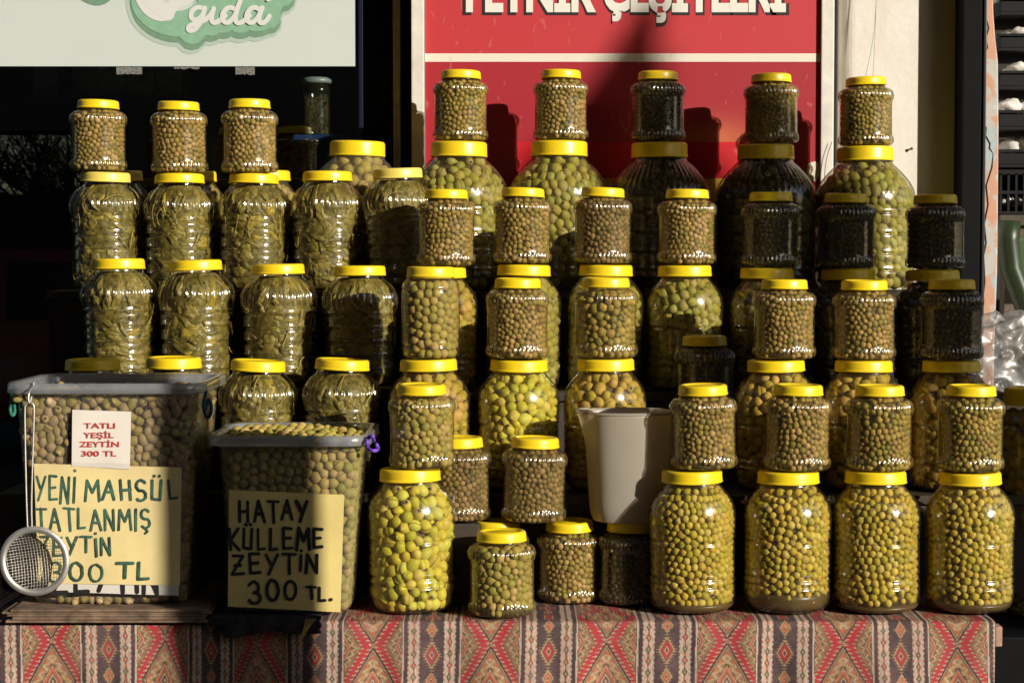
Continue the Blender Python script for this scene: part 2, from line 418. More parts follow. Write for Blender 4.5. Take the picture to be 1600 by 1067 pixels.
def core_mesh(name, K, z0, z1, inset, bottom=True):
    zs = np.linspace(z0, z1, 14); pr = [(z0, .001)] + [(z, max(.003, K.R(z) - inset)) for z in zs] + [(z1 + .001, .001)]
    return lathe(pr, 48, name=name)
def contents(K, key, r, z0, z1, n, spread=.18, elong=.18, crack=0, sub=2):
    ms = [pack_round(f'{K.name}_{key}_olives', K.R, z0, z1, r, spread, 2, elong, crack, sub) for _ in range(n)]
    return ms, core_mesh(f'{K.name}_{key}_brine', K, z0 + .5 * r, z1 - 1.4 * r, 1.75 * r)
CT = {
 ('SM', 'fine'): contents(SM, 'fine', .0060, .002, .142, 3, .22, .25, .15),
 ('SM', 'mid'): contents(SM, 'mid', .0078, .002, .136, 2, .34, .15, 0, 3),
 ('PLN', 'mid'): contents(PLN, 'mid', .0090, .003, .158, 1, .15, .15, 0, 3),
 ('BG', 'fine'): contents(BG, 'fine', .0072, .016, .232, 2, .20, .25, .1),
 ('BG', 'large'): contents(BG, 'large', .0106, .006, .234, 3, .2, .42, .7, 3),
 ('HG', 'large'): contents(HG, 'large', .0120, .006, .302, 2, .2, .4, .5, 3),
}
MURK = lathe([(.0045, .002), (.0045, .055), (.006, .068), (.012, .0765), (.020, .0795), (.0255, .078), (.0265, .001)], 64, name='settled_brine')

# vine leaf filling
def leaves_mesh(name):
    VV = []; TT = []; rn = []; lcs = []; nb = 0
    for i in range(330):
        ph = 0; th0 = rng.random() * 2 * math.pi; z0 = .012 + rng.random() * .212
        sx = .012 + rng.random() * .020; sz = .005 + rng.random() * .010
        if z0 > .165:
            if rng.random() < .25: continue
            sx, sz = sz * 1.1, sx
        rot = rng.normal(0, .45); off = .0035 + rng.random() * .006; ph = rng.random() * 9; rv = rng.random()
        K = 22; rings = 4
        pts = [(0, 0)] + [(q / rings * math.cos(a), q / rings * math.sin(a)) for q in range(1, rings + 1) for a in np.arange(K) * 2 * math.pi / K]
        for (a, b) in pts:
            rho = math.hypot(a, b); phi = math.atan2(b, a); lob = 1 + (.16 * math.cos(5 * phi + ph) + .06 * math.cos(11 * phi + ph)) * rho
            u, v = a * sx * lob, b * sz * lob
            s_ = u * math.cos(rot) - v * math.sin(rot); z = z0 + u * math.sin(rot) + v * math.cos(rot)
            z = min(max(z, .004), .234)
            Ri = VN.R(z) - .0012
            nv = noise.noise(Vector((s_ * 90 + ph * 7, z * 150, i * 3.1)))
            rr = Ri - off - (.006 if z > .165 else .0030) * (nv + .5) - .006 * rho ** 4
            th = th0 + s_ / max(.03, Ri); VV.append((rr * math.cos(th), rr * math.sin(th), z)); rn.append(rv); lcs.append((phi, rho, 0))
        for j in range(K): TT.append((nb, nb + 1 + j, nb + 1 + (j + 1) % K))
        for q in range(rings - 1):
            for j in range(K):
                a0 = nb + 1 + q * K + j; a1 = nb + 1 + q * K + (j + 1) % K; b0 = a0 + K; b1 = a1 + K
                TT += [(a0, b0, b1), (a0, b1, a1)]
        nb += len(pts)
    me = tri_mesh(name, VV, TT)
    a = me.attributes.new('lc', 'FLOAT_VECTOR', 'POINT'); a.data.foreach_set('vector', np.array(lcs, np.float32).ravel())
    b = me.attributes.new('rnd', 'FLOAT', 'POINT'); b.data.foreach_set('value', np.array(rn, np.float32))
    return me
def stems_mesh(name):
    mb = MB()
    for i in range(20):
        th = rng.random() * 6.28; z = .14 + rng.random() * .085 if rng.random() < .7 else .03 + rng.random() * .1
        ang = rng.normal(math.pi / 2, .6); L = .02 + rng.random() * .035; pts = []
        cv = rng.normal(0, .5)
        for k_ in range(7):
            t = k_ / 6 - .5; s_ = L * t * math.cos(ang + cv * t); zz = min(.232, max(.008, z + L * t * math.sin(ang + cv * t)))
            r_ = VN.R(zz) - .0022; tt = th + s_ / .075; pts.append((r_ * math.cos(tt), r_ * math.sin(tt), zz))
        mb.tube(pts, .0007 + rng.random() * .0007, 5)
    return mesh_from(name, mb.V, mb.F, True)
LEAVES = [leaves_mesh('packed_leaves') for _ in range(3)]; STEMS = [stems_mesh('stems') for _ in range(3)]
def lcore():
    zs = np.linspace(.004, .236, 70); V = []; n = 90
    for z in zs:
        for j in range(n):
            t = 2 * math.pi * j / n; q = Vector((math.cos(t) * 2.2, math.sin(t) * 2.2, z * 55)); rr = max(.004, VN.R(z) - (.0085 if z < .16 else .0105) - .0045 * abs(noise.noise(q)) - .003 * abs(noise.noise(q * 3)))
            V.append((rr * math.cos(t), rr * math.sin(t), z))
    F = [(i * n + j, i * n + (j + 1) % n, (i + 1) * n + (j + 1) % n, (i + 1) * n + j) for i in range(len(zs) - 1) for j in range(n)]
    F += [tuple(range(n))[::-1], tuple(range((len(zs) - 1) * n, len(zs) * n))]
    return mesh_from('leaf_core', V, F)
LCORE = lcore()
KINDS = {'SM': SM, 'PLN': PLN, 'BG': BG, 'HG': HG, 'VN': VN}
NAMES = {'SM': 'olive_jar', 'PLN': 'olive_jar', 'BG': 'large_olive_jar', 'HG': 'giant_olive_jar', 'VN': 'vine_leaf_jar'}
count = [0]

def jar(kd, px, y, zbase, fill, mat, label, group, hs=1.0, ws=1.0, tilt=None, lid='lid', shell='pet', murk=False, lidtilt=None, cat='jar'):
    K = KINDS[kd]; x = (px - 800) / FPX * (y - YC) * 1.0
    # distance along the view axis differs slightly from y: correct it
    x, _ = at(px, 533.5 + 1, y)
    t = tilt if tilt is not None else (rng.normal(0, .006), rng.normal(0, .010))
    root = thing(NAMES[kd], label, cat, (x, y, zbase), (t[0], t[1], rng.random() * 6.28), group)
    # keep the lean in world axes: rotate about z first
    rz = root.rotation_euler[2]
    root.rotation_euler = (Matrix.Rotation(t[0], 3, 'X') @ Matrix.Rotation(t[1], 3, 'Y') @ Matrix.Rotation(rz, 3, 'Z')).to_euler()
    root.scale = (ws, ws, hs)
    i = count[0]; count[0] += 1
    put('body', K.shell, M[shell], root)
    lt = lidtilt if lidtilt is not None else rng.normal(0, .02)
    l = put('lid', K.lid, M[lid], root)
    if lt:
        a = Matrix.Rotation(-rz, 3, 'Z') @ Vector((math.cos(i), math.sin(i), 0)) if lidtilt is None else Matrix.Rotation(-rz, 3, 'Z') @ Vector((0, 1, 0))
        Rm = Matrix.Translation((0, 0, K.H - .01)) @ Matrix.Rotation(lt, 4, a) @ Matrix.Translation((0, 0, -K.H + .01))
        l.matrix_local = Rm
    if kd == 'VN':
        o = put('leaves', LEAVES[i % 3], M['leaf'], root); o['kind'] = 'stuff'
        o = put('stems', STEMS[(i // 2) % 3], M['stem'], root); o['kind'] = 'stuff'
        o = put('leaf_mass', LCORE, M['leafcore'], root); o['kind'] = 'stuff'
    else:
        ms, core = CT[(kd, fill)]
        o = put('olives', ms[i % len(ms)], M[mat], root); o['kind'] = 'stuff'
        put('brine', core, M['brine' if mat != 'black' else 'shadebrine'], root)
        if murk: put('sediment', MURK, M['murky'], root).scale = (1, 1, murk)
    return root

# ================================================================== SETTING
def ground_mat():
    k = NT('worn_paving'); o = k.obj()
    br = k.n('ShaderNodeTexBrick', offset=.5); k.t.links.new(o, br.inputs['Vector']); br.inputs['Scale'].default_value = 1.6
    k.set(br.inputs['Color1'], (.10, .095, .085)); k.set(br.inputs['Color2'], (.13, .12, .105)); k.set(br.inputs['Mortar'], (.04, .038, .035)); br.inputs['Mortar Size'].default_value = .01
    p = k.pbr(i_Base_Color=k.mix(k.math('MULTIPLY', k.noise(3, 6, .6, o), .6), br.outputs[0], (.06, .055, .05)), i_Roughness=.8); return k.end(p.outputs[0])
tag(MB().box(-60, 60, -60, 60, -.1, 0).build('pavement', ground_mat()), None, None, None, 'structure')

YB = 1.15      # plane of the red board
YG = 1.27      # plane of the shop window
# --- plaster column right of the board
def plaster_mat():
    k = NT('cream_plaster'); o = k.obj()
    n1 = k.noise(6, 6, .65, o); n2 = k.noise(40, 5, .7, o); st = k.noise(12, 4, .6, k.obj((1, 1, .12)))
    c = k.mix(k.ramp(n1, [(.35, (0, 0, 0)), (.75, (1, 1, 1))]), (.80, .76, .70), (.72, .66, .57))
    c = k.mix(k.math('MULTIPLY', k.ramp(st, [(.5, (0, 0, 0)), (.75, (1, 1, 1))]), .5), c, (.62, .52, .40))
    c = k.mix(k.ramp(n2, [(.70, (0, 0, 0)), (.76, (1, 1, 1))]), c, (.22, .16, .10))
    p = k.pbr(i_Base_Color=c, i_Roughness=.85); k.set(p.inputs['Normal'], k.bump(n2, .35, .004)); return k.end(p.outputs[0])
x0, _ = at(1313, 100, YB); x1, _ = at(1512, 100, YB)
mb = MB(); r_ = .035; col = []
for z in (0, 3.4):
    for a in np.linspace(math.pi, math.pi / 2 * 3, 9): col.append((x0 + r_ + r_ * math.cos(a), YB + .035 + r_ * math.sin(a), z))
    col += [(x1, YB, z), (x1, YB + .5, z), (x0, YB + .5, z)]
n_ = len(col) // 2
mb.add(col, [(i, (i + 1) % n_, (i + 1) % n_ + n_, i + n_) for i in range(n_)] + [tuple(range(n_, 2 * n_))])
column = tag(mb.build('plaster_column', plaster_mat(), smooth=False), 'cream painted plaster column between the red board and the black metal frame', 'column')
# nail in the plaster
xn, zn = at(1423, 233, YB)
mb = MB().tube([(0, 0, 0), (0, -.008, 0)], .002, 8); mb.tube([(0, -.008, 0), (0, -.010, 0)], .0038, 8)
tag(mb.build('nail', simple('rusty_nail', (.10, .05, .03), .7), loc=(xn, YB, zn)), 'small rusty nail head in the cream plaster column', 'nail')

# --- black metal door frame
blk = simple('black_painted_metal', (.003, .003, .0035), .7, 0, 30, .4, spec=.15)
xa, _ = at(1502, 300, 1.065); xb, _ = at(1533, 300, 1.065); xc, _ = at(1546, 300, 1.065)
fr = thing('door_frame', 'tall black metal frame post between the cream column and the peeling pillar', 'door frame', (xa, 1.065, 0))
MB().box(0, xb - xa, 0, .083, 0, 3.4, .004).build('post', blk, fr)
MB().box(xb - xa + .002, xb - xa + .009, -.004, .08, 0, 3.4, .002).build('post_edge_highlight', simple('edge_highlight_strip', (.03, .032, .035), .3), fr)  # paler strip stands for the highlight along the post edge
# --- peeling pillar
def peel_mat():
    k = NT('peeling_paint'); o = k.obj((1, 1, .6))
    n1 = k.noise(16, 6, .65, o, .6); n2 = k.noise(30, 5, .6, o); n3 = k.noise(9, 3, .5, o)
    c = k.mix(k.ramp(n1, [(.46, (0, 0, 0)), (.50, (1, 1, 1))]), (.52, .50, .46), (.60, .33, .22))
    c = k.mix(k.ramp(n2, [(.62, (0, 0, 0)), (.66, (1, 1, 1))]), c, (.62, .62, .60))
    c = k.mix(k.ramp(n3, [(.60, (0, 0, 0)), (.64, (1, 1, 1))]), c, (.42, .50, .52))
    p = k.pbr(i_Base_Color=c, i_Roughness=.85); k.set(p.inputs['Normal'], k.bump(n1, .6, .004)); return k.end(p.outputs[0])
yp = 1.10
edge = [(1551, -60), (1553, 20), (1556, 60), (1560, 95), (1561, 200), (1560, 330), (1559, 420), (1556, 500), (1554, 560)]
xl, _ = at(1531, 300, yp + .02)
mb = MB(); V = []
pe = []
for (px, py) in edge:
    x, z = at(px, py, yp); pe.append((x, z))
pe = [(pe[0][0], 3.4)] + pe + [(pe[-1][0], 0.0)]
for (x, z) in pe: V += [(xl, yp, z), (x - .004, yp, z), (x, yp + .006, z), (x, yp + .12, z), (xl, yp + .12, z)]
F = []
for i in range(len(pe) - 1):
    a = i * 5; b = a + 5
    for j in range(5): F.append((a + j, b + j, b + (j + 1) % 5, a + (j + 1) % 5))
mb.add(V, F)
pp = thing('peeling_pillar', 'narrow pillar with peeling salmon and white paint and a long crack', 'pillar', (0, 0, 0))
mb.build('post', peel_mat(), pp)
mb = MB()
for pts in ([(1541, 28), (1545, 45), (1540, 60), (1543, 75), (1537, 88)], [(1534, 188), (1541, 200), (1540, 212), (1547, 225), (1546, 232), (1552, 240)], [(1552, 240), (1550, 262), (1541, 290), (1544, 320), (1538, 350), (1541, 380), (1537, 400), (1539, 440), (1536, 470)]):
    q = []
    for i, (px, py) in enumerate(pts):
        x, z = at(px, py, yp); q.append((x, yp - .0004, z))
    mb.tube(q, [.0006] + [.0016] * (len(q) - 2) + [.0005], 5)
mb.build('crack', simple('dark_crack', (.02, .015, .012), .9), pp)

# --- red board with white frame
def board_mat():
    k = NT('printed_red_board'); o = k.obj()
    sp = k.n('ShaderNodeSeparateXYZ'); k.t.links.new(o, sp.inputs[0]); z = sp.outputs[2]; x = sp.outputs[0]
    z1 = at(0, 84, YB)[1]; z2 = at(0, 97, YB)[1]; z3 = at(0, 222, YB)[1]; z4 = at(0, 279, YB)[1]; xs = at(809, 0, YB)[0]; xe = at(1163, 0, YB)[0]
    up = k.math('GREATER_THAN', z, z1); st = k.math('GREATER_THAN', z, z2)
    lo = k.math('MULTIPLY', k.math('LESS_THAN', z, z3), k.math('MULTIPLY', k.math('GREATER_THAN', x, xs), k.math('LESS_THAN', x, xe)))
    ye = k.math('MULTIPLY', lo, k.math('LESS_THAN', z, z4))
    c = k.mix(k.noise(2.5, 2, .5, o), (.40, .016, .028), (.33, .013, .025))
    # printed pale flare right of the middle
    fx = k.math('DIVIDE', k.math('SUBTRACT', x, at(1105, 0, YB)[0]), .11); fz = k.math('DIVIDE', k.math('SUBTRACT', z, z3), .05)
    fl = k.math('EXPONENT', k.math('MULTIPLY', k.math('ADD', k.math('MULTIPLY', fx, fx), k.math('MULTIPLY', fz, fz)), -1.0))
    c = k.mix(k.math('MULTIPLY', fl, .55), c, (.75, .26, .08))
    c = k.mix(lo, c, (.58, .004, .014)); c = k.mix(ye, c, (.80, .48, .06))
    c = k.mix(st, c, (.78, .72, .62)); c = k.mix(up, c, (.52, .036, .046))
    sc_ = k.ramp(k.noise(34, 2, .4, k.obj((1, 1, .35)), 2.2), [(.695, (0, 0, 0)), (.705, (1, 1, 1))])
    c = k.mix(k.math('MULTIPLY', sc_, .2), c, (.62, .30, .24))
    d = k.ramp(k.noise(9, 6, .7, o), [(.62, (0, 0, 0)), (.74, (1, 1, 1))]); c = k.mix(k.math('MULTIPLY', d, .25), c, (.16, .05, .03))
    p = k.pbr(i_Base_Color=c, i_Roughness=.5); k.set(p.inputs['Normal'], k.bump(k.noise(260, 3, .7, k.obj((1, 1, 3))), .12, .0006)); return k.end(p.outputs[0])
bx0, _ = at(664, 0, YB); bx1, _ = at(1282, 0, YB); ztop = 2.35
board = thing('red_board', 'large printed red board with white frame and cheese lettering behind the jars', 'sign board', (0, 0, 0))
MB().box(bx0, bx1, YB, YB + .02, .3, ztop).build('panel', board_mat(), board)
wf = simple('white_painted_frame', (.72, .69, .62), .5, 0, 25, .12)
f0, _ = at(643, 0, YB); f1, _ = at(1303, 0, YB)
MB().box(f0, bx0 - .0015, YB - .012, YB + .03, .3, ztop + .03, .003).build('frame', wf, board)
MB().box(bx1 + .0015, f1, YB - .012, YB + .03, .3, ztop + .03, .003).build('frame', wf, board)
MB().box(bx0, bx1, YB - .012, YB + .03, ztop + .002, ztop + .032, .003).build('frame', wf, board)
# chipped paint patch at the right foot of the board
mb = MB(); q = []
for a in np.linspace(0, 2 * math.pi, 26)[:-1]:
    rr = (1 + .35 * noise.noise(Vector((math.cos(a) * 2, math.sin(a) * 2, 3)))) ; x, z = at(1271 + 11 * rr * math.cos(a), 268 + 15 * rr * math.sin(a), YB); q.append((min(x, bx1 - .001), YB - .0012, z))
mb.add(q, [tuple(range(len(q)))])
mb.build('chipped_patch', simple('bare_chip', (.72, .66, .54), .8, 0, 90, .2), board)

FONT = bpy.data.fonts.load('<builtin>') if '<builtin>' in [f.filepath for f in bpy.data.fonts] else None
def text_part(s, name, mat, parent, px0, px1, base_py, cap_px, y, offset=0.0, depth=.0004):
    cu = bpy.data.curves.new(name, 'FONT'); cu.body = s; cu.size = 1; cu.offset = offset; cu.extrude = 0
    cu.resolution_u = 4
    o = bpy.data.objects.new(name, cu); C.objects.link(o); bpy.context.view_layer.update()
    dg = bpy.context.evaluated_depsgraph_get(); me = bpy.data.meshes.new_from_object(o.evaluated_get(dg))
    C.objects.unlink(o); bpy.data.objects.remove(o)
    co = np.zeros(len(me.vertices) * 3, np.float32); me.vertices.foreach_get('co', co); co = co.reshape(-1, 3)
    xa_, za_ = at(px0, base_py, y); xb_, _ = at(px1, base_py, y); _, zb_ = at(px0, base_py - cap_px, y)
    sx = (xb_ - xa_) / (co[:, 0].max() - co[:, 0].min()); sz = (zb_ - za_) / .70
    nv = np.stack([xa_ + (co[:, 0] - co[:, 0].min()) * sx, np.full(len(co), y), za_ + co[:, 1] * sz], -1)
    me.vertices.foreach_set('co', nv.astype(np.float32).ravel()); me.update()
    return put(name, me, mat, parent)
mtxt = simple('printed_white', (.80, .77, .70), .5); mout = simple('printed_black', (.018, .016, .016), .5)
text_part('PEYNİR ÇEŞİTLERİ', 'lettering', mout, board, 723, 1233, 18.5, 62, YB - .0010, .064)
text_part('PEYNİR ÇEŞİTLERİ', 'lettering', mtxt, board, 728, 1228, 16, 57, YB - .0020, .045)

# --- ribbons for handwriting and the script logo
def ribbon(mb, pts, wd, y, eps, taper=False):
    """pts in photo pixels on plane y, flat stroke of width wd pixels, facing the street"""
    P = [np.array(p, float) for p in pts]
    s = (y - YC) / FPX
    def wv(p, k): x, z = at(p[0], p[1], y); return (x, y - eps[0], z)
    for a, b in zip(P[:-1], P[1:]):
        d = b - a; L = np.hypot(*d)
        if L < 1e-6: continue
        nrm = np.array([-d[1], d[0]]) / L * wd / 2
        mb.add([wv(a + nrm, 0), wv(b + nrm, 0), wv(b - nrm, 0), wv(a - nrm, 0)], [(0, 1, 2, 3)]); eps[0] += 4e-6
    for a in P:
        mb.add([wv(a + wd / 2 * np.array([math.cos(t), math.sin(t)]), 0) for t in np.linspace(0, 2 * math.pi, 13)[:-1]], [tuple(range(12))]); eps[0] += 4e-6

def smooth_pts(pts, it=3):
    return [tuple(p) for p in chaikin(pts, it)]
ARC = lambda cx, cy, rx, ry, a0, a1, n=14: [(cx + rx * math.cos(math.radians(a0 + (a1 - a0) * i / n)), cy + ry * math.sin(math.radians(a0 + (a1 - a0) * i / n))) for i in range(n + 1)]
GLY = {  # unit box, y down
 'A': [[(0, 1), (.45, 0), (.9, 1)], [(.18, .62), (.75, .62)]], 'E': [[(.75, .02), (.05, 0), (.05, 1), (.8, .98)], [(.05, .5), (.65, .48)]],
 'H': [[(.05, 0), (.08, 1)], [(.8, 0), (.8, 1)], [(.06, .52), (.8, .48)]], 'I': [[(.1, 0), (.1, 1)]], 'İ': [[(.1, .05), (.1, 1)], [(.1, -.22), (.1, -.24)]],
 'K': [[(.05, 0), (.08, 1)], [(.8, 0), (.1, .55), (.85, 1)]], 'L': [[(.05, 0), (.06, 1), (.75, .97)]],
 'M': [[(0, 1), (.12, 0), (.5, .6), (.85, 0), (1, 1)]], 'N': [[(0, 1), (.05, 0), (.8, 1), (.8, 0)]],
 'S': [ARC(.42, .26, .36, .26, -30, -270, 12)[:] + ARC(.42, .75, .38, .25, -90, 140, 12)], 'Ş': [ARC(.42, .26, .36, .26, -30, -270, 12) + ARC(.42, .75, .38, .25, -90, 140, 12), [(.42, 1.05), (.55, 1.2), (.35, 1.3)]],
 'T': [[(0, 0), (.95, .02)], [(.48, 0), (.5, 1)]], 'U': [[(.05, 0), (.08, .95), (.75, 1), (.75, 0)]],
 'Ü': [[(.05, 0), (.08, .95), (.75, 1), (.75, 0)], [(.2, -.2), (.2, -.22)], [(.6, -.2), (.6, -.22)]],
 'Y': [[(0, 0), (.42, .5)], [(.9, 0), (.3, 1)]], 'Z': [[(.05, 0), (.8, 0), (0, 1), (.9, .97)], [(.2, .52), (.65, .5)]],
 '0': [ARC(.42, .5, .4, .5, -90, 270, 22)], '3': [ARC(.38, .24, .34, .25, -160, 90, 12) + ARC(.38, .74, .42, .27, -90, 155, 12)], '.': [[(.1, .95), (.12, .95)]]}
WID = {'I': .3, 'İ': .3, 'M': 1.15, '.': .3, 'L': .85, ' ': .55}
def hand(mb, s, x0, x1, y0, y1, wd, y, eps, wob=1.0):
    tot = sum(WID.get(c, 1.0) * 1.0 + .22 for c in s) - .22; u = (x1 - x0) / tot; x = x0
    for c in s:
        wc = WID.get(c, 1.0)
        if c in GLY:
            dy = rng.normal(0, .8) * wob; sc_ = 1 + rng.normal(0, .05); h = (y1 - y0) * sc_; sl_ = rng.normal(0, .04)
            for st in GLY[c]:
                pts = [(x + (a * wc if c not in 'Iİ.' else a) * u * .95 - sl_ * b * h + rng.normal(0, .25), y0 + dy + b * h + rng.normal(0, .3)) for a, b in st]
                ribbon(mb, pts, wd * (1 + rng.normal(0, .08)), y, eps)
        x += (wc + .22) * u

# --- shop window left: glass, banner, dark interior
xw1, _ = at(560, 0, YG); XW0 = -3.0
win = thing('shop_window', 'dark shop window with a blue black metal frame left of the board', 'window', (0, 0, 0))
MB().box(XW0, xw1, YG, YG + .006, .12, 3.2).build('pane', M['glass'], win)
navy = simple('navy_window_frame', (.010, .012, .035), .3)
MB().box(xw1 + .001, xw1 + .012, YG - .012, YG + .05, 0, 3.2, .002).build('frame', navy, win)
MB().box(XW0, xw1, YG - .02, YG + .06, 0, .118, .002).build('sill', navy, win)
xq0 = xw1 + .014; xq1, _ = at(640, 0, YB + .02)
MB().box(xq0, xq1, YG - .0, YG + .3, 0, 3.4).build('dark_post', blk)
tag(bpy.data.objects['dark_post'], 'black recessed post between the shop window and the white edged board', 'post')
xs0, _ = at(614, 100, YG - .05); xs1, _ = at(624, 100, YG - .05)
tag(MB().box(xs0, xs1, YG - .05, YG - .002, 0, 3.3, .003).build('wooden_batten', simple('weathered_batten', (.55, .42, .26), .8, 0, 14, .4, .6, 60)), 'thin weathered light wooden strip running up the black post', 'batten')

def banner_mat():
    k = NT('printed_banner'); o = k.obj(); n1 = k.noise(5, 5, .6, o)
    c = k.mix(n1, (.55, .61, .585), (.60, .65, .62))
    d = k.ramp(k.noise(22, 4, .7, o), [(.70, (0, 0, 0)), (.73, (1, 1, 1))]); c = k.mix(k.math('MULTIPLY', d, .5), c, (.45, .43, .38))
    p = k.pbr(i_Base_Color=c, i_Roughness=.55)
    vo = k.n('ShaderNodeTexVoronoi'); vo.inputs['Scale'].default_value = 420; k.t.links.new(o, vo.inputs['Vector'])
    k.set(p.inputs['Normal'], k.bump(vo.outputs[0], .12, .0005)); return k.end(p.outputs[0])
YN = YG - .004
ban = thing('window_banner', 'pale green white perforated banner with a green logo across the window top', 'banner', (0, 0, 0))
xbn, zbn = at(555, 104, YN)
MB().box(XW0 + .05, xbn, YN, YN + .003, zbn, 3.1).build('sheet', banner_mat(), ban)
g1 = simple('logo_dark_green', (.17, .30, .20), .55, 0, 60, .1); g2 = simple('logo_light_green', (.24, .44, .30), .55, 0, 60, .1); g3 = simple('logo_shade_print', (.42, .52, .45), .6)
gw = simple('logo_white', (.68, .68, .66), .5)
blob = [[(222, -20), (224, 18), (250, 40), (285, 46), (318, 30), (350, 0)], [(300, 54), (302, 52)], [(310, 40), (360, 34), (420, 32)], [(330, 20), (420, 20)], [(330, 5), (440, -5)], [(430, -10), (418, 12)], [(318, 42), (330, 46)], [(345, 44), (352, 44)], [(372, 44), (380, 44)], [(398, 42), (410, 40)]]
widths = [46, 50, 44, 46, 50, 52, 40, 34, 34, 34]
for nm, m_, dx, dy, gr, yy in (('logo_backing', g3, -2, 5, 3, YN - .0006), ('logo_backing', g1, 0, 3, -6, YN - .0016), ('logo_backing', g2, 0, -6, -6, YN - .0026)):
    mb = MB(); eps = [0]
    for st, wd in zip(blob, widths): ribbon(mb, [(a + dx, b + dy) for a, b in smooth_pts(st, 2)], wd + gr, yy, eps)
    mb.build(nm, m_, ban)
mb = MB(); eps = [0]
ribbon(mb, smooth_pts([(217, -12), (228, 12), (245, 24), (262, 24), (268, 8), (290, -2), (300, -12)], 3), 20, YN - .0036, eps)
ribbon(mb, smooth_pts([(222, -14), (240, 6), (262, 22)], 2), 22, YN - .0036, eps)
# script word
W = 7.5
ribbon(mb, smooth_pts([(318, 14), (308, 11), (299, 18), (298, 29), (306, 33), (315, 27), (320, 14)], 3), W, YN - .0036, eps)
ribbon(mb, smooth_pts([(320, 13), (316, 30), (308, 44), (298, 50), (293, 46), (297, 40), (310, 36), (325, 30), (334, 15)], 3), W, YN - .0036, eps)
ribbon(mb, smooth_pts([(334, 14), (330, 28), (332, 37), (341, 35), (352, 25)], 3), W, YN - .0036, eps)
ribbon(mb, smooth_pts([(370, 16), (358, 11), (348, 20), (347, 32), (355, 38), (366, 28), (372, 12), (378, -6)], 3), W, YN - .0036, eps)
ribbon(mb, smooth_pts([(373, 8), (367, 28), (370, 38), (380, 35), (390, 25)], 3), W, YN - .0036, eps)
ribbon(mb, smooth_pts([(407, 16), (396, 11), (386, 20), (385, 32), (393, 38), (403, 29), (410, 13)], 3), W, YN - .0036, eps)
ribbon(mb, smooth_pts([(410, 13), (404, 29), (407, 38), (415, 35), (421, 26)], 3), W, YN - .0036, eps)
ribbon(mb, smooth_pts([(419, 0), (424, -3), (432, -12)], 2), 7, YN - .0036, eps)
mb.build('lettering', gw, ban)
mb = MB(); eps = [0]
ribbon(mb, smooth_pts([(128, -12), (142, -3), (158, -1), (170, -12)], 2), 22, YN - .0010, eps); mb.build('logo_backing', g1, ban)
# tape remnants under the banner
tp = simple('old_tape', (.17, .17, .155), .5, 0, 200, .6)
for (a, b, c, d) in ((182, 105, 222, 117), (272, 105, 312, 109), (368, 105, 398, 118)):
    xa_, za_ = at(a, d, YG - .001); xb_, zb_ = at(c, b, YG - .001)
    mb = MB(); q = []
    for i in range(13): q.append((xa_ + (xb_ - xa_) * i / 12, YG - .0012, za_ + abs(rng.normal(0, .0022))))
    q += [(xb_, YG - .0012, zb_), (xa_, YG - .0012, zb_)]
    mb.add(q, [tuple(range(len(q)))]); tag(mb.build('tape_remnant', tp), {182: 'widest grey scrap of old tape under the banner edge', 272: 'thin torn line of old tape under the middle of the banner', 368: 'small grey scrap of old tape under the banner near the inside jar'}[a], 'tape', 'old tape scraps on the shop window')

# interior of the shop: closed dark room with shelves
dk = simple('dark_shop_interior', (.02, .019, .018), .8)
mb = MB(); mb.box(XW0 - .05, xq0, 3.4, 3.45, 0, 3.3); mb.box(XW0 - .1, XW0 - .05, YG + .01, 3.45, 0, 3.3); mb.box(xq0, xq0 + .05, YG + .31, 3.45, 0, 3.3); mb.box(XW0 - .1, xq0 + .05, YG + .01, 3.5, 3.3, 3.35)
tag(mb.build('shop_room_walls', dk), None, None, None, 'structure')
blu = simple('blue_shelf', (.02, .07, .22), .5)
YS = 1.75
_, zs_ = at(100, 158, YS); xa_, _ = at(-60, 0, YS); xb_, _ = at(285, 0, YS)
tag(MB().box(xa_, xb_, YS - .12, YS + .15, zs_ - .014, zs_, .002).build('blue_shelf', blu), 'dim blue shelf carrying cheese blocks inside the shop window', 'shelf')
chs = simple('wrapped_cheese', (.70, .80, .76), .5, 0, 30, .3, .5, 60)
for i, a in enumerate((60, 103, 121, 163, 206, 250)):
    xa_, _ = at(a, 0, YS); xb_, _ = at(a + (41 if a != 103 else 16), 0, YS)
    if a == 103: continue
    nm = ['leftmost', '', 'second from left', 'middle', 'second from right', 'rightmost'][i]
    tag(MB().box(xa_, xb_, YS - .08, YS + .08, zs_ + .001, zs_ + .085, .010).build('cheese_block', chs), f'pale wrapped cheese block on the dim blue shelf, {nm} of five', 'cheese', 'cheese blocks on the blue shelf')
YJ = 1.345
_, zj = at(500, 213, YJ); xa_, _ = at(462, 0, YJ); xb_, _ = at(536, 0, YJ)
tag(MB().box(xa_, xb_, YJ - .062, YJ + .10, zj - .013, zj, .002).build('blue_shelf', blu), 'short blue shelf under the dried herb jar inside the window', 'shelf')
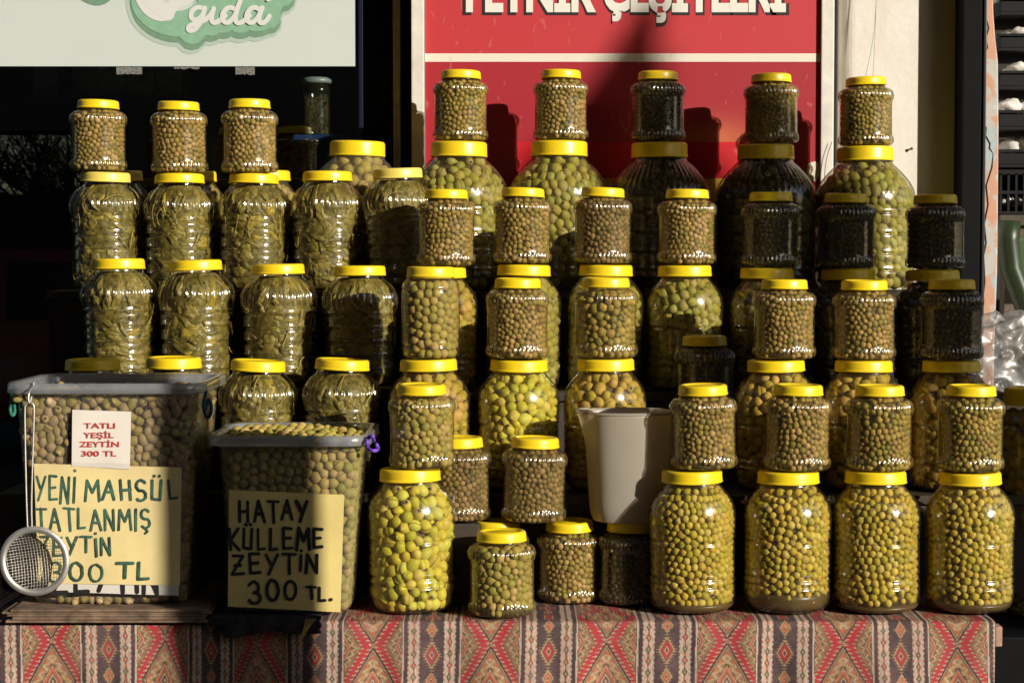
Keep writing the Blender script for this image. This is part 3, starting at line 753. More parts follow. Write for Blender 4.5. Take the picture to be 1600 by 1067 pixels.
# jar of dried herbs with silver lid
xj, _ = at(495, 0, YJ); hj = at(0, 122, YJ)[1] - zj
hb = thing('herb_jar', 'slim glass jar of dried brown stalks with a silver lid inside the window', 'jar', (xj, YJ, zj + .0005))
rj = .0345
put('body', lathe(chaikin([(.002, .01), (0, .028), (.003, rj), (.02, rj + .001), (hj - .05, rj - .001), (hj - .03, rj + .002), (hj - .02, rj - .004), (hj - .004, rj - .004)], 2), 64, name='herb_jar_body'), M['pet'], hb)
put('lid', lathe([(hj - .016, rj - .003), (hj - .016, rj + .004), (hj - .010, rj + .006), (hj - .002, rj + .004), (hj, rj - .004), (hj - .001, .001)], 64, name='herb_lid'), simple('tin_lid', (.62, .62, .60), .45, .2), hb)
mb = MB()
for i in range(420):
    th = rng.random() * 6.28; z = .006 + rng.random() * (hj - .055); rr = rj - .004 - rng.random() * .006; L = .008 + rng.random() * .012; an = rng.normal(1.2, .7)
    p = []
    for t in (-.5, 0, .5):
        tt = th + L * t * math.cos(an) / rr; p.append((rr * math.cos(tt), rr * math.sin(tt), min(max(z + L * t * math.sin(an), .003), hj - .04)))
    mb.tube(p, .0006, 4)
o = mb.build('stalks', simple('dried_stalks', (.36, .25, .10), .8, 0, 300, .5), hb); o['kind'] = 'stuff'

# --- right: neighbouring stall with black crates
YR = 1.55
xr0, _ = at(1556, 0, YR)
tag(MB().box(xr0 - .3, 3.2, 2.6, 2.65, 0, 3.3).box(3.2, 3.25, 1.9, 2.65, 0, 3.3).build('back_wall', simple('near_black_wall', (.03, .028, .026), .9)), 'near black wall far behind the black crates', 'wall')  # even near-black colour behind the crates
blkp = simple('black_crate_plastic', (.006, .006, .007), .5, spec=.2)
wool = simple('lumpy_white_curd', (.66, .63, .60), .9, 0, 40, .15, .8, 60)
def lump(mb, c, r, sd):
    V, T = ICO[3]; q = []
    for v in V:
        d = 1 + .35 * noise.noise(Vector(v * 1.7) + Vector((sd, 0, 0))) + .16 * noise.noise(Vector(v * 5) + Vector((0, sd, 0)))
        q.append((c[0] + v[0] * r * d, c[1] + v[1] * r * d, c[2] + v[2] * r * d * .75))
    mb.add(q, T.tolist())
tiers = [(262, 'fourth'), (203, 'third'), (147, 'second'), (82, 'top'), (22, 'upper')]
tops = [(335, 'lowest open sided black crate with upright bars, right edge'), (262, 'black crate heaped with white lumps, directly above the barred crate'), (203, 'black crate with few white lumps, third tier from the barred one'), (140, 'black crate with a small white heap on its rim, fourth tier up'), (80, 'black crate near the top right corner with crumbs of white'), (24, 'uppermost black crate full of white lumps')]
xc0, _ = at(1563, 0, YR)
for i, (py, lb) in enumerate(tops):
    z0 = at(0, py, YR)[1]; z1 = at(0, tops[i + 1][0], YR)[1] - .004 if i + 1 < len(tops) else z0 + .09
    h = z1 - z0
    cr = thing('plastic_crate', lb, 'crate', (xc0, YR, z0), (0, 0, 0), 'black crates stacked at the neighbouring stall')
    mb = MB(); Wd, Dp = .5, .34
    if i == 0:
        for a in range(24):
            xx = .004 + a * .0205; mb.box(xx, xx + .006, 0, .006, .008, h - .012)
        mb.box(0, Wd, -.002, .008, h * .45, h * .52)
        mb.box(0, .012, .009, Dp, 0, h); mb.box(.013, Wd, Dp - .008, Dp, 0, h)
    else:
        mb.box(0, Wd, 0, .006, .008, h * .42, .002); mb.box(0, .010, .007, Dp, .008, h * .42, .002); mb.box(.013, Wd, Dp - .008, Dp, .008, h * .62)
    mb.box(.0, Wd, -.004, Dp, 0, .0075, .001)
    mb.build('walls', blkp, cr)
    MB().box(-.006, Wd, -.008, .012, h - .012 if i == 0 else h * .42 + .001, h - .002 if i == 0 else h * .50).build('rim', blkp, cr)
    mb = MB()
    for q in range((14, 30, 16, 16, 12, 26)[i]):
        lump(mb, (.03 + rng.random() * .3, .03 + rng.random() * .12, h * (.3 if i == 0 else .50 + rng.random() * .12)), (.016, .032, .024, .020, .018, .03)[i] * (1 + rng.random() * .5), q * 7.3 + i)
    o = mb.build('goods', wool, cr, True); o['kind'] = 'stuff'
# stand carrying the crates and the green machine
zt = at(0, 335, YR)[1]
st = thing('market_stand', 'dark wooden stand under the black crates at the right edge', 'stand', (xc0, YR, 0))
MB().box(0, 1.2, -.02, .5, zt - .03, zt - .002, .003).build('top', simple('dark_wood', (.06, .045, .03), .7, 0, 20, .4), st)
for a in (0.02, 1.1):
    MB().box(a, a + .05, 0.0, .05, 0, zt - .032).build('leg', simple('dark_wood_leg', (.10, .075, .05), .7, 0, 20, .4), st)
grn = simple('green_enamel', (.018, .035, .012), .4, 0, 12, .2)
sc0, _ = at(1574, 0, 1.35)
gs = thing('green_scale', 'curved green enamelled machine part at the right edge below the crates', 'machine', (sc0, 1.36, 0))
mb = MB(); pts = []
za, zb = at(0, 345, 1.36)[1], at(0, 560, 1.36)[1]
mb.tube([(.015, 0, za), (.012, 0, za - .05), (.020, 0, za - .12), (.055, 0, za - .21), (.12, 0, za - .29), (.20, 0, za - .33)], .028, 14); mb.build('arm', grn, gs, True)
MB().box(.03, .3, .06, .09, za - .16, za - .04, .01).build('panel', simple('sunlit_patch_enamel', (.05, .09, .03), .4), gs)  # lighter green panel stands for the sunlit patch on the machine
MB().box(.05, .35, .0, .05, 0, za - .35, .01).build('base', grn, gs)
zg = at(0, 508, 1.3)[1]

# ================================================================== TABLE, CLOTH, STANDS
TZ = .7375
xe, _ = at(1556, 965, 0); XL = -1.25
tb = thing('market_table', 'dark wooden market table under the patterned cloth', 'table', (0, 0, 0))
dw = simple('dark_stained_wood', (.045, .032, .022), .65, 0, 18, .4)
MB().box(XL, xe - .002, .012, 1.12, TZ - .03, TZ - .004, .002).build('top', dw, tb)
for (a, b) in ((XL + .03, .03), (xe - .09, .03), (XL + .03, 1.0), (xe - .09, 1.0)): MB().box(a, a + .06, b, b + .06, 0, TZ - .032, .003).build('leg', dw, tb)
MB().box(xe + .0005, xe + .014, .004, .040, TZ - .045, TZ - .008, .004).build('corner_block', simple('pinkish_bare_wood', (.42, .25, .18), .8, 0, 60, .3), tb)
# dark sheet closing the space below the table (seen beyond the cloth's right edge)
tag(MB().box(xe + .018, xe + .30, .10, .52, 0, at(0, 833, .33)[1] - .1635, .004).build('black_box', blk), 'black painted box beside the right end of the cloth', 'box')

def kilim(u, v):
    """u across, v down the drop (m) -> rgb"""
    n = u.shape; out = np.zeros(n + (3,))
    red = np.array([.43, .034, .046]); cream = np.array([.50, .36, .22]); dark = np.array([.055, .040, .044]); brown = np.array([.15, .085, .045]); gold = np.array([.36, .22, .10]); white = np.array([.54, .44, .35]); rust = np.array([.50, .13, .07]); olive = np.array([.20, .17, .08])
    P = .2155; k = np.round(u / P); a = u - k * P; aa = np.abs(a)
    tri = lambda x: np.abs((x % 1.0) * 2 - 1)
    out[:] = red
    def S(m, c): out[m] = c
    # side half diamonds and centre diamonds share a drawing
    def diamond(du, dv, hw, hh, mask, ring=dark, body=gold):
        d = np.abs(du) / hw + np.abs(dv) / hh; s = dv / hh
        teeth = tri(dv / .0075 + np.sign(du) * .25)
        S(mask & (d < 1 + .20 * np.clip(1 - teeth * 1.9, 0, 1)) & (d >= 1), cream)
        S(mask & (d < 1.0), ring); S(mask & (d < .90), cream); S(mask & (d < .87), brown)
        S(mask & (d < .82), body)
        ang = (dv / hh - du / hw * np.sign(dv * du + 1e-9)) * 3.0
        zz = np.abs(d - (.50 + .26 * tri(s * 5.0))); S(mask & (d < .82) & (d > .44) & (zz < .055), cream)
        S(mask & (d < .80) & (d > .70) & (tri(s * 5.0) < .45), rust); S(mask & (d < .52) & (d > .44) & (tri(s * 5.0) > .6), brown)
        S(mask & (d < .44), dark); S(mask & (d < .41), cream); S(mask & (d < .37), rust)
        S(mask & (d < .26), brown); S(mask & (d < .20), cream); S(mask & (d < .14), dark); S(mask & (d < .06), cream)
    V = .152
    f = aa < .0525
    for j in range(-5, 5):
        diamond(a, v - (.092 + j * V), .0455, .076, f)
        diamond(np.where(a > 0, a - .0525, a + .0525), v - (.018 + j * V), .031, .056, f, brown, olive)
        dd = np.abs(a) / .0045 + np.abs(v - (.016 + j * V)) / .007
        S(f & (dd < 1), dark); S(f & (dd < .7), cream); S(f & (dd < .35), dark)
    S((aa >= .0525), dark); S((aa >= .0535) & (aa < .0570), white)
    zb = (aa >= .0630) & (aa < .0870); c0 = aa - .0750
    S(zb, dark); edge = .0088 + .0026 * tri(v / .0095); S(zb & (np.abs(c0) < edge), white)
    S(zb & (np.abs(c0) < .0105) & (np.abs(c0) > .0085) & (tri(v / .0095) < .3), rust)
    S(zb & (np.abs(c0) < .0016), rust)
    dd = np.abs(c0) / .0052 + np.abs((v % .0215) - .01075) / .0085; S(zb & (dd < 1), dark); alt = (np.floor(v / .0215) % 2) < 1
    S(zb & (dd < .72) & alt, rust); S(zb & (dd < .72) & ~alt, olive); S(zb & (dd < .3), cream)
    db = aa >= .0870; ac = P / 2 - aa
    S(db, np.array([.060, .048, .056]))
    for j in range(-4, 8):
        for (vc, hw, hh, c1, c2) in ((.035, .0145, .0255, brown, red), (.083, .0105, .0165, gold, rust)):
            vv = v - (vc + j * .096); d = ac / hw + np.abs(vv) / hh
            spk = tri(vv / .0052); S(db & (d >= 1) & (d < 1 + .45 * np.clip(1 - spk * 1.8, 0, 1)), gold if vc < .05 else olive)
            S(db & (d < 1.0), cream); S(db & (d < .88), c1); S(db & (d < .72), c2); S(db & (d < .34), cream); S(db & (d < .2), dark)
    return out

def cloth_mat():
    k = NT('woven_kilim'); o = k.obj()
    a = k.n('ShaderNodeAttribute', attribute_name='Col')
    n1 = k.noise(420, 2, .6, k.obj((1, 1, .35))); n2 = k.noise(14, 5, .6, o)
    c = k.mix(k.math('MULTIPLY', k.ramp(n1, [(.35, (1, 1, 1)), (.62, (0, 0, 0))]), .5), a.outputs['Color'], (.16, .09, .08))
    c = k.mix(k.math('MULTIPLY', k.ramp(n2, [(.45, (0, 0, 0)), (.75, (1, 1, 1))]), .30), c, (.34, .20, .17))
    p = k.pbr(i_Base_Color=c, i_Roughness=.95); p.inputs['Specular IOR Level'].default_value = .15; k.set(p.inputs['Normal'], k.bump(n1, .5, .0008)); return k.end(p.outputs[0])
def build_cloth():
    uu = np.arange(XL + .01, xe - .0005, .00135)
    top = np.linspace(.55, .016, 26); rc = .012
    arc = [(rc + .004 - rc * math.sin(t), TZ + .002 - rc + rc * math.cos(t)) for t in np.linspace(0, math.pi / 2, 9)[1:]]
    drop = np.arange(.00125, .30, .00125)
    rows = [(y, TZ + .002, -(y - .016)) for y in top] + [(y, z, 0.0001 + i * .0023) for i, (y, z) in enumerate(arc)] + [(.004, TZ + .002 - rc - d, .0187 + d) for d in drop]
    rows = np.array(rows); ny, nx = len(rows), len(uu)
    U, Yy = np.meshgrid(uu, rows[:, 0]); _, Z = np.meshgrid(uu, rows[:, 1]); _, S_ = np.meshgrid(uu, rows[:, 2])
    dropf = np.clip(S_ / .25, 0, 1.2)
    fold = .014 * np.sin(U * 9 + 1.2) + .012 * np.sin(U * 19 + .6 + S_ * 3) + .006 * np.sin(U * 43 + 2.0 + S_ * 9) + .004 * np.sin(U * 77 - S_ * 14)
    Yy = Yy - .004 - dropf * (.010 + fold) - .0016 * np.clip(S_ * 60, 0, 1) * np.sin(U * 60)
    Z = Z + np.where(S_ < 0.02, .0010 * np.sin(U * 30) * np.sin(Yy * 40), 0) + (.0022 * np.sin(U * 7.3 + .4) + .0014 * np.sin(U * 23)) * np.clip(S_ * 70, 0, 1)
    # pattern bends with the folds
    pu = U - .001 + .008 * np.sin(S_ * 9 + U * 4) * dropf + .018 * np.clip(-.35 - U, 0, 1); pv = S_ - .030 + .004 * np.sin(U * 5) + .010 * np.exp(-((U + .62) / .1) ** 2)
    # photo: the diamonds are centred on these columns
    knots_px = np.array([-110, 74, 254, 397, 581, 767, 950, 1140, 1322, 1501, 1690]); kx = (knots_px - 800) / 857.0
    pu = np.interp(U + .006 * np.sin(S_ * 11 + U * 3) * dropf, kx, (np.arange(len(kx)) - 5) * .2155)
    colr = kilim(pu, pv)
    V = np.stack([U, Yy, Z], -1).reshape(-1, 3); idx = np.arange(ny * nx).reshape(ny, nx)
    T = np.stack([idx[:-1, :-1], idx[1:, :-1], idx[1:, 1:], idx[:-1, 1:]], -1).reshape(-1, 4)
    me = tri_mesh('tablecloth', V, T)
    ca = me.color_attributes.new('Col', 'FLOAT_COLOR', 'POINT'); ca.data.foreach_set('color', np.concatenate([colr, np.ones(colr.shape[:2] + (1,))], -1).astype(np.float32).ravel())
    return me
cl = put('tablecloth', build_cloth(), cloth_mat())
tag(cl, 'red kilim patterned cloth with diamonds draped over the table front', 'tablecloth')

# stepped stands carrying the back rows
def row_z(kd, tops, y): return float(np.mean([at(0, t, y)[1] for t in tops])) - KINDS[kd].H
Y1, Y2, Y3, Y4 = .12, .36, .65, .97
YL1, YL2, YL3, YL4 = .40, .59, .825, 1.03
zR2 = row_z('BG', [562], Y2); zR3 = row_z('BG', [419], Y3); zR4 = row_z('HG', [228], Y4)
zL1 = row_z('VN', [562], YL1); zL2 = row_z('VN', [410], YL2); zL3 = row_z('VN', [271], YL3)
def stand(label, x0, x1, steps, legs_y):
    s = thing('stepped_stand', label, 'display stand', (0, 0, 0))
    for (ya, yb, z) in steps:
        MB().box(x0, x1, ya, yb, z - .018, z - .0005, .002).build('shelf', dw, s)
        MB().box(x0 + .004, x1 - .004, ya + .010, ya + .022, TZ + .006, z - .0185).build('gap_shade_riser', dw, s)  # risers added so the gaps behind the rows stay dark
    for xx in (x0, x1 - .016):
        for (ya, yb, z) in steps:
            MB().box(xx, xx + .016, ya + .0225, yb - .001, TZ + .006, z - .0185).build('side_board', dw, s)
    return s
xr1, _ = at(1540, 700, Y3); xr_, _ = at(628, 700, Y3)
stand('dark stepped wooden stand carrying the olive jars behind the front row', xr_, xr1 + .02, [(.262, .462, zR2), (.548, .748, zR3), (.838, YB - .014, zR4)], None)
xl0, _ = at(105, 700, YL3); xl1, _ = at(618, 700, YL1)
stand('dark stepped wooden stand carrying the vine leaf jars on the left', xl0 - .02, xr_ - .004, [(.312, .484, zL1), (.500, .682, zL2), (.728, YB - .03, zL3)], None)

# ================================================================== JARS
def zt_(py, y): return at(0, py, y)[1]
def J(kd, px, top, y, zb, fill, mat, label, group, **kw):
    H = KINDS[kd].H; hs = (zt_(top, y) - zb) / H
    if abs(hs - 1) > .12: print('HS', label, round(hs, 3))
    jar(kd, px, y, zb + .0006, fill, mat, label, group, hs=hs, **kw)
    return zb + .0006 + H * hs
T0 = TZ + .0035
GF = 'large jars of small green olives in the front row'
# front row, big jars with a small jar on each
z = J('BG', 644, 731, Y1, T0, 'large', 'yellowgreen', 'front jar of bright yellow green cracked olives, right of the tubs', None)
J('SM', 660, 600, Y1, z, 'mid', 'plain', 'small ribbed jar of large whole olives standing on the bright yellow green jar', None, tilt=(.01, -.01))
for i, (px, tp, px2, tp2, nm, mt) in enumerate([(1083, 733, 1101, 601, 'leftmost', 'brown'), (1231, 735, 1246, 601, 'second from left', 'brown'), (1372, 735, 1375, 602, 'third from left', 'greenbrown'), (1518, 736, 1517, 602, 'rightmost', 'greenbrown')]):
    z = J('BG', px, tp, Y1, T0, 'fine', 'freshgreen', f'large front row jar of small green olives, {nm} of four at right', GF, murk=(.75, 1.45, .6, .8)[i], ws=.995 + .01 * (i % 2))
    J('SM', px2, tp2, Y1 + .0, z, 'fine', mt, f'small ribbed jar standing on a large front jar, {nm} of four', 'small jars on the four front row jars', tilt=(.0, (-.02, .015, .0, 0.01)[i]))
# low small jars in the middle
zA = J('SM', 784, 829, .068, T0, 'mid', 'ochre' if False else 'plain', 'small ribbed jar of pale whole olives standing alone at the cloth edge', None)
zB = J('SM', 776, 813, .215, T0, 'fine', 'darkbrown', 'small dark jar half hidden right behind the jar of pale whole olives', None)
zC = J('SM', 890, 813, .215, T0, 'fine', 'brown', 'small half shaded jar standing on the cloth left below the white jug', None)
zD = J('SM', 985, 814, .19, T0, 'fine', 'black', 'small black shaded jar standing directly under the white jug', None)
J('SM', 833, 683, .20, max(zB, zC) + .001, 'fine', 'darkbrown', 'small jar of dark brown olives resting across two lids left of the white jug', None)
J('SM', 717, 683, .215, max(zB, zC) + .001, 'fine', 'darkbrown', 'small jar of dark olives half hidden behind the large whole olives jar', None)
# a box under the hidden one
xx, _ = at(722, 900, .215)
tag(MB().box(xx - .05, xx + .035, .165, .265, T0, max(zB, zC), .004).build('wooden_box', dw), 'dark wooden block under the half hidden dark olive jar', 'box')
# right edge stack
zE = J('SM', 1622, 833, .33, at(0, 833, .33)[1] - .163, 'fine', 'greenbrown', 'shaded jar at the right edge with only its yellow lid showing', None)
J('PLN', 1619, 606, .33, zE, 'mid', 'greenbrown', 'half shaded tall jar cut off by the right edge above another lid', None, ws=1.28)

# second row
G2 = 'large jars on the second step'
b2 = [(674, 561, 'ochre', 'jar of orange yellow olives on the second step, behind the large whole olives jar'), (809, 561, 'yellowgreen', 'large jar of green cracked olives on the second step, above the dark brown jar'),
      (944, 560, 'ochre', 'large jar of ochre olives on the second step right behind the white jug'), (1214, 562, 'ochre', 'large jar on the second step behind the gap between the first two front jars'),
      (1348, 563, 'ochre', 'large jar on the second step behind the third front row jar'), (1486, 563, 'ochre', 'large half shaded jar on the second step behind the rightmost front jar')]
z2 = {}
for px, tp, mt, lb in b2: z2[px] = J('BG', px, tp, Y2, zR2, 'large', mt, lb, G2)
J('PLN', 673, 417, Y2, z2[674], 'mid', 'plain', 'smooth sided jar of pale whole olives without ribs', None)
J('SM', 808, 435, Y2, z2[809], 'fine', 'brown', 'small jar of brown olives standing on the green cracked olives jar', None)
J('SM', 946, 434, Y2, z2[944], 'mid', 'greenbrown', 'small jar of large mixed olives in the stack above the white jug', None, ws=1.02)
J('SM', 1225, 437, Y2, z2[1214], 'fine', 'brown', 'sunlit small jar of pinkish brown olives, left of the lit second step pair', None)
J('SM', 1350, 438, Y2, z2[1348], 'fine', 'brown', 'sunlit small jar of light brown olives, right of the lit second step pair', None)
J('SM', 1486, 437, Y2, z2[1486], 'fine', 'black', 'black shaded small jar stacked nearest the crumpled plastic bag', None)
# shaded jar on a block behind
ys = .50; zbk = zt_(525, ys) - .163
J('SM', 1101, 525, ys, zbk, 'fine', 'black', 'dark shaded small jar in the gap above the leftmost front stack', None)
xx, _ = at(1101, 600, ys)
tag(MB().box(xx - .06, xx + .06, ys - .045, ys + .044, zR2, zbk, .004).build('wooden_box', dw), 'dark wooden block under the shaded small jar in the gap', 'box')
# third row
G3 = 'large jars on the third step'; GC = 'small jars on the third step stacks'
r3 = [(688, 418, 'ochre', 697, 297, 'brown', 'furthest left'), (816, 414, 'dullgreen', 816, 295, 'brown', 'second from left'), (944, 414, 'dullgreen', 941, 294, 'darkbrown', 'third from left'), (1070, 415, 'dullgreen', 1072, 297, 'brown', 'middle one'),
      (1199, 419, 'darkbrown', 1203, 301, 'black', 'shaded, third from right'), (1325, 421, 'black', 1321, 303, 'black', 'shaded, second from right'), (1457, 422, 'black', 1460, 305, 'black', 'shaded, furthest right')]  # shaded jars take fills with the shade in their colour
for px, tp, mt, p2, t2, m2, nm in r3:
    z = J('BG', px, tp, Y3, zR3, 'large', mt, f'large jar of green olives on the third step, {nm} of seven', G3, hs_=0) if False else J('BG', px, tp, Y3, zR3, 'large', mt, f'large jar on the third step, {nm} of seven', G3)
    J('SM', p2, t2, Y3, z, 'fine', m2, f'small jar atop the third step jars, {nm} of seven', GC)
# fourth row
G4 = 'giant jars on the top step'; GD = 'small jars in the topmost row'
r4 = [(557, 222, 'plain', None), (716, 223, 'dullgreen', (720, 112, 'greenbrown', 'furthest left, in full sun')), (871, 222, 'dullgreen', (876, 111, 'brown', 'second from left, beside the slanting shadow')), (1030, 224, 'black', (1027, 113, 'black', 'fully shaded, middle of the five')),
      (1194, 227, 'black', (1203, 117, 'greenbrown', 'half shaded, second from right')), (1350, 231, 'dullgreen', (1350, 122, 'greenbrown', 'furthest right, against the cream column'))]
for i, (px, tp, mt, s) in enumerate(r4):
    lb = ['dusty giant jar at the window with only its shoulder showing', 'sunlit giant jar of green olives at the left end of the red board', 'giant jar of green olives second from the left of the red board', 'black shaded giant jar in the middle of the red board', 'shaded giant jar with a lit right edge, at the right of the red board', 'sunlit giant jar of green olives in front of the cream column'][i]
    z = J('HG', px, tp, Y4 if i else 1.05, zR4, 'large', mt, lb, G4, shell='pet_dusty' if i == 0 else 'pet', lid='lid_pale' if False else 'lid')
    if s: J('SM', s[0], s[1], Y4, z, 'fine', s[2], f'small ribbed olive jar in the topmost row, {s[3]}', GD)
# vine leaf jars
GV = 'jars of pickled vine leaves'
for i, (px, tp, nm) in enumerate([(147, 561, 'behind the left tub, only its shaded lid showing'), (275, 558, 'behind the left tub corner, only its lit lid showing'), (403, 563, 'with a tilted lid, left behind the Hatay tub'), (532, 561, 'with a tilted lid, right behind the Hatay tub')]):
    J('VN', px, tp, YL1, zL1, None, None, f'lowest row vine leaf jar {nm}', GV, shell='pet_green', lidtilt=(.0, .02, .05, .035)[i], ws=1.0)
for i, (px, tp, nm) in enumerate([(188, 405, 'first from left'), (309, 407, 'second from left'), (437, 413, 'third from left'), (563, 416, 'fourth, mostly in shadow')]):
    J('VN', px, tp, YL2, zL2, None, None, f'vine leaf jar of the middle row of four, {nm}', GV, shell='pet_green')
for i, (px, tp, nm) in enumerate([(168, 270, 'first from left'), (284, 273, 'second from left'), (399, 273, 'third from left'), (512, 269, 'fourth from left'), (622, 264, 'fifth, beside the giant sunlit jar')]):
    z = J('VN', px, tp, YL3, zL3, None, None, f'vine leaf jar of the upper row of five, {nm}', GV, shell='pet_green', lid='lid_pale' if i in (0, 4) else 'lid')
    if i < 3:
        q = [(156, 158), (283, 160), (392, 157)][i]
        J('SM', q[0], q[1], YL3, z, 'fine', 'brown', f'sunlit small jar against the dark window, {("leftmost", "middle", "rightmost")[i]} of three', 'small jars on the vine leaf jars', ws=1.0)
for px, nm in ((192, 'leftmost, shaded'), (303, 'middle'), (417, 'rightmost')):
    J('BG', px, 268, YL4, zL3, 'large', 'plain', f'olive jar peeking out behind upper vine leaf jars, {nm} of three', 'jars hidden behind the upper vine leaf row', shell='pet_dusty', ws=.95)
gx, _ = at(557, 400, 1.05)
tag(MB().box(gx - .10, gx + .10, .96, 1.15, zL3 + .0005, zR4 - .001, .004).build('wooden_box', dw) if zR4 > zL3 + .01 else None, 'dark wooden block lifting the giant jar behind the vine leaf jars', 'box') if zR4 > zL3 + .01 else print('GIANT', zR4, zL3)

# ================================================================== TUBS
def rrect(hx, hy, r, n=8):
    P = []
    for cx, cy, a0 in ((hx - r, hy - r, 0), (-hx + r, hy - r, 90), (-hx + r, -hy + r, 180), (hx - r, -hy + r, 270)):
        for i in range(n + 1):
            a = math.radians(a0 + 90 * i / n); P.append((cx + r * math.cos(a), cy + r * math.sin(a)))
    return P
def loft(levels, n=8, cap0=True):
    """levels (hx, hy, r, z)"""
    mb = MB(); V = []; m = 4 * (n + 1)
    for hx, hy, r, z in levels: V += [(a, b, z) for a, b in rrect(hx, hy, r, n)]
    F = [(i * m + j, i * m + (j + 1) % m, (i + 1) * m + (j + 1) % m, (i + 1) * m + j) for i in range(len(levels) - 1) for j in range(m)]
    if cap0: F.append(tuple(range(m))[::-1])
    return mb.add(V, F)
def tub(name, label, xL, xR, xl, xr, ztop, zb, yf, depth, orad, fill_top, heap):
    """xL..xR body width at the top, xl..xr at the base (world), yf front face at top"""
    H = ztop - zb; wt, wb = (xR - xL) / 2, (xr - xl) / 2; cx = (xL + xR) / 2; dt = depth / 2; db = dt - (wt - wb) * .6
    t = thing(name, label, 'tub', (cx, yf + dt, zb)); lev = []
    for f in (0, .004, .02, .05, .25, .5, .75, .93): lev.append((f, ))
    def dims(z):
        f = z / H; a = wb + (wt - wb) * f; b = db + (dt - db) * f
        k_ = min(1, z / .012); k_ = math.sqrt(max(0, 1 - (1 - k_) ** 2)); return a - .012 * (1 - k_), b - .012 * (1 - k_)
    zs_l = [0, .001, .003, .006, .012] + list(np.linspace(.03, H - .02, 10))
    L = [(*dims(z), .035, z) for z in zs_l]
    loft(L).build('wall', M['tub'], t, True)
    a, b = dims(H - .02); e = .014
    rim = [(a, b, .035, H - .020), (a + .002, b + .002, .036, H - .018), (a + .004, b + .004, .037, H - .012), (a + e, b + e, .045, H - .020), (a + e + .002, b + e + .002, .046, H - .018), (a + e + .001, b + e + .001, .046, H - .002), (a + e - .002, b + e - .002, .045, H), (a + .002, b + .002, .037, H - .001), (a - .001, b - .001, .035, H - .006), (a - .001, b - .001, .035, H - .022)]
    loft(rim, cap0=False).build('rim', M['tub_rim'], t, True)
    # olives against the walls
    Ps = []; Rs = []
    per = 4 * (wt + dt) * .93
    for Ly in range(2):
        P, rad = relax2d(per, fill_top - 2 * orad, orad, .16)
        for (s_, z), q in zip(P, rad):
            z = z + orad; a_, b_ = dims(z); ins = q + .0015 + Ly * 1.5 * orad + rng.random() * .003; A, B = a_ - ins, b_ - ins
            u = s_ / per; tot = 4 * (A + B); d = u * tot
            if d < 2 * A: x, y = -A + d, -B
            elif d < 2 * A + 2 * B: x, y = A, -B + d - 2 * A
            elif d < 4 * A + 2 * B: x, y = A - (d - 2 * A - 2 * B), B
            else: x, y = -A, B - (d - 4 * A - 2 * B)
            # keep out of the rounded corner
            c = .034 - ins
            if c > 0 and abs(x) > A - c and abs(y) > B - c:
                vx, vy = abs(x) - (A - c), abs(y) - (B - c); n_ = math.hypot(vx, vy)
                if n_ > c: x = math.copysign(A - c + vx / n_ * c, x); y = math.copysign(B - c + vy / n_ * c, y)
            Ps.append((x, y, z)); Rs.append(q)
    a_, b_ = dims(fill_top)
    for i in range(int(2 * a_ / (1.75 * orad))):
        for j in range(int(2 * b_ / (1.75 * orad))):
            x = -a_ + orad * 1.1 + i * 1.75 * orad + rng.normal(0, .2) * orad; y = -b_ + orad * 1.1 + j * 1.75 * orad + rng.normal(0, .2) * orad
            if abs(x) < a_ - orad and abs(y) < b_ - orad: Ps.append((x, y, fill_top - orad * .6 + rng.random() * orad * .9 + heap * (1 - (x / a_) ** 2))); Rs.append(orad * (1 + rng.normal(0, .1)))
    P = np.array(Ps); rad = np.array(Rs); keep = np.ones(len(P), bool); D = np.sqrt(((P[:, None] - P[None]) ** 2).sum(-1)); mn = .66 * (rad[:, None] + rad[None])
    for i in range(len(P)):
        if keep[i]:
            bad = (D[i] < mn[i]) & keep; bad[:i + 1] = False; keep[bad] = False
    crack = .45 if 'large' in label else 0
    o = put('olives', olives_mesh('tub_olives', P[keep], rad[keep], .75 if crack else .12, crack, 3), M['tubolive'] if crack else M['plain'], t); o['kind'] = 'stuff'
    ci = 2.6 * orad; L2 = [(max(.02, dims(z)[0] - ci), max(.02, dims(z)[1] - ci), .02, z) for z in (orad, fill_top * .5, fill_top - orad * 1.5)]
    mb = loft(L2); m = 36; mb.F.append(tuple(range(2 * m, 3 * m))); mb.build('brine', M['brine'], t)
    return t, cx, yf + dt, H, dims

YT1 = .014; YT2 = -.002
zt1 = zt_(599, YT1 - .014); zb1 = zt_(946, YT1)
X = lambda px, y: at(px, 0, y)[0]
tub1, cx1, cy1, H1, dm1 = tub('storage_tub', 'large clear plastic tub of slit olives with a handwritten yellow sign and white price label', X(11, YT1), X(303, YT1), X(36, YT1), X(284, YT1), zt1, zb1, YT1, .285, .0092, zt_(622, YT1) - zb1, 0)
zt2 = zt_(681, YT2 - .014); zb2 = zt_(960, YT2)
tub2, cx2, cy2, H2, dm2 = tub('storage_tub', 'smaller clear plastic tub full of whole olives with the black lettered Hatay sign', X(330, YT2), X(564, YT2), X(350, YT2), X(539, YT2), zt2, zb2, YT2, .27, .0100, zt2 - zb2 - .014, .004)

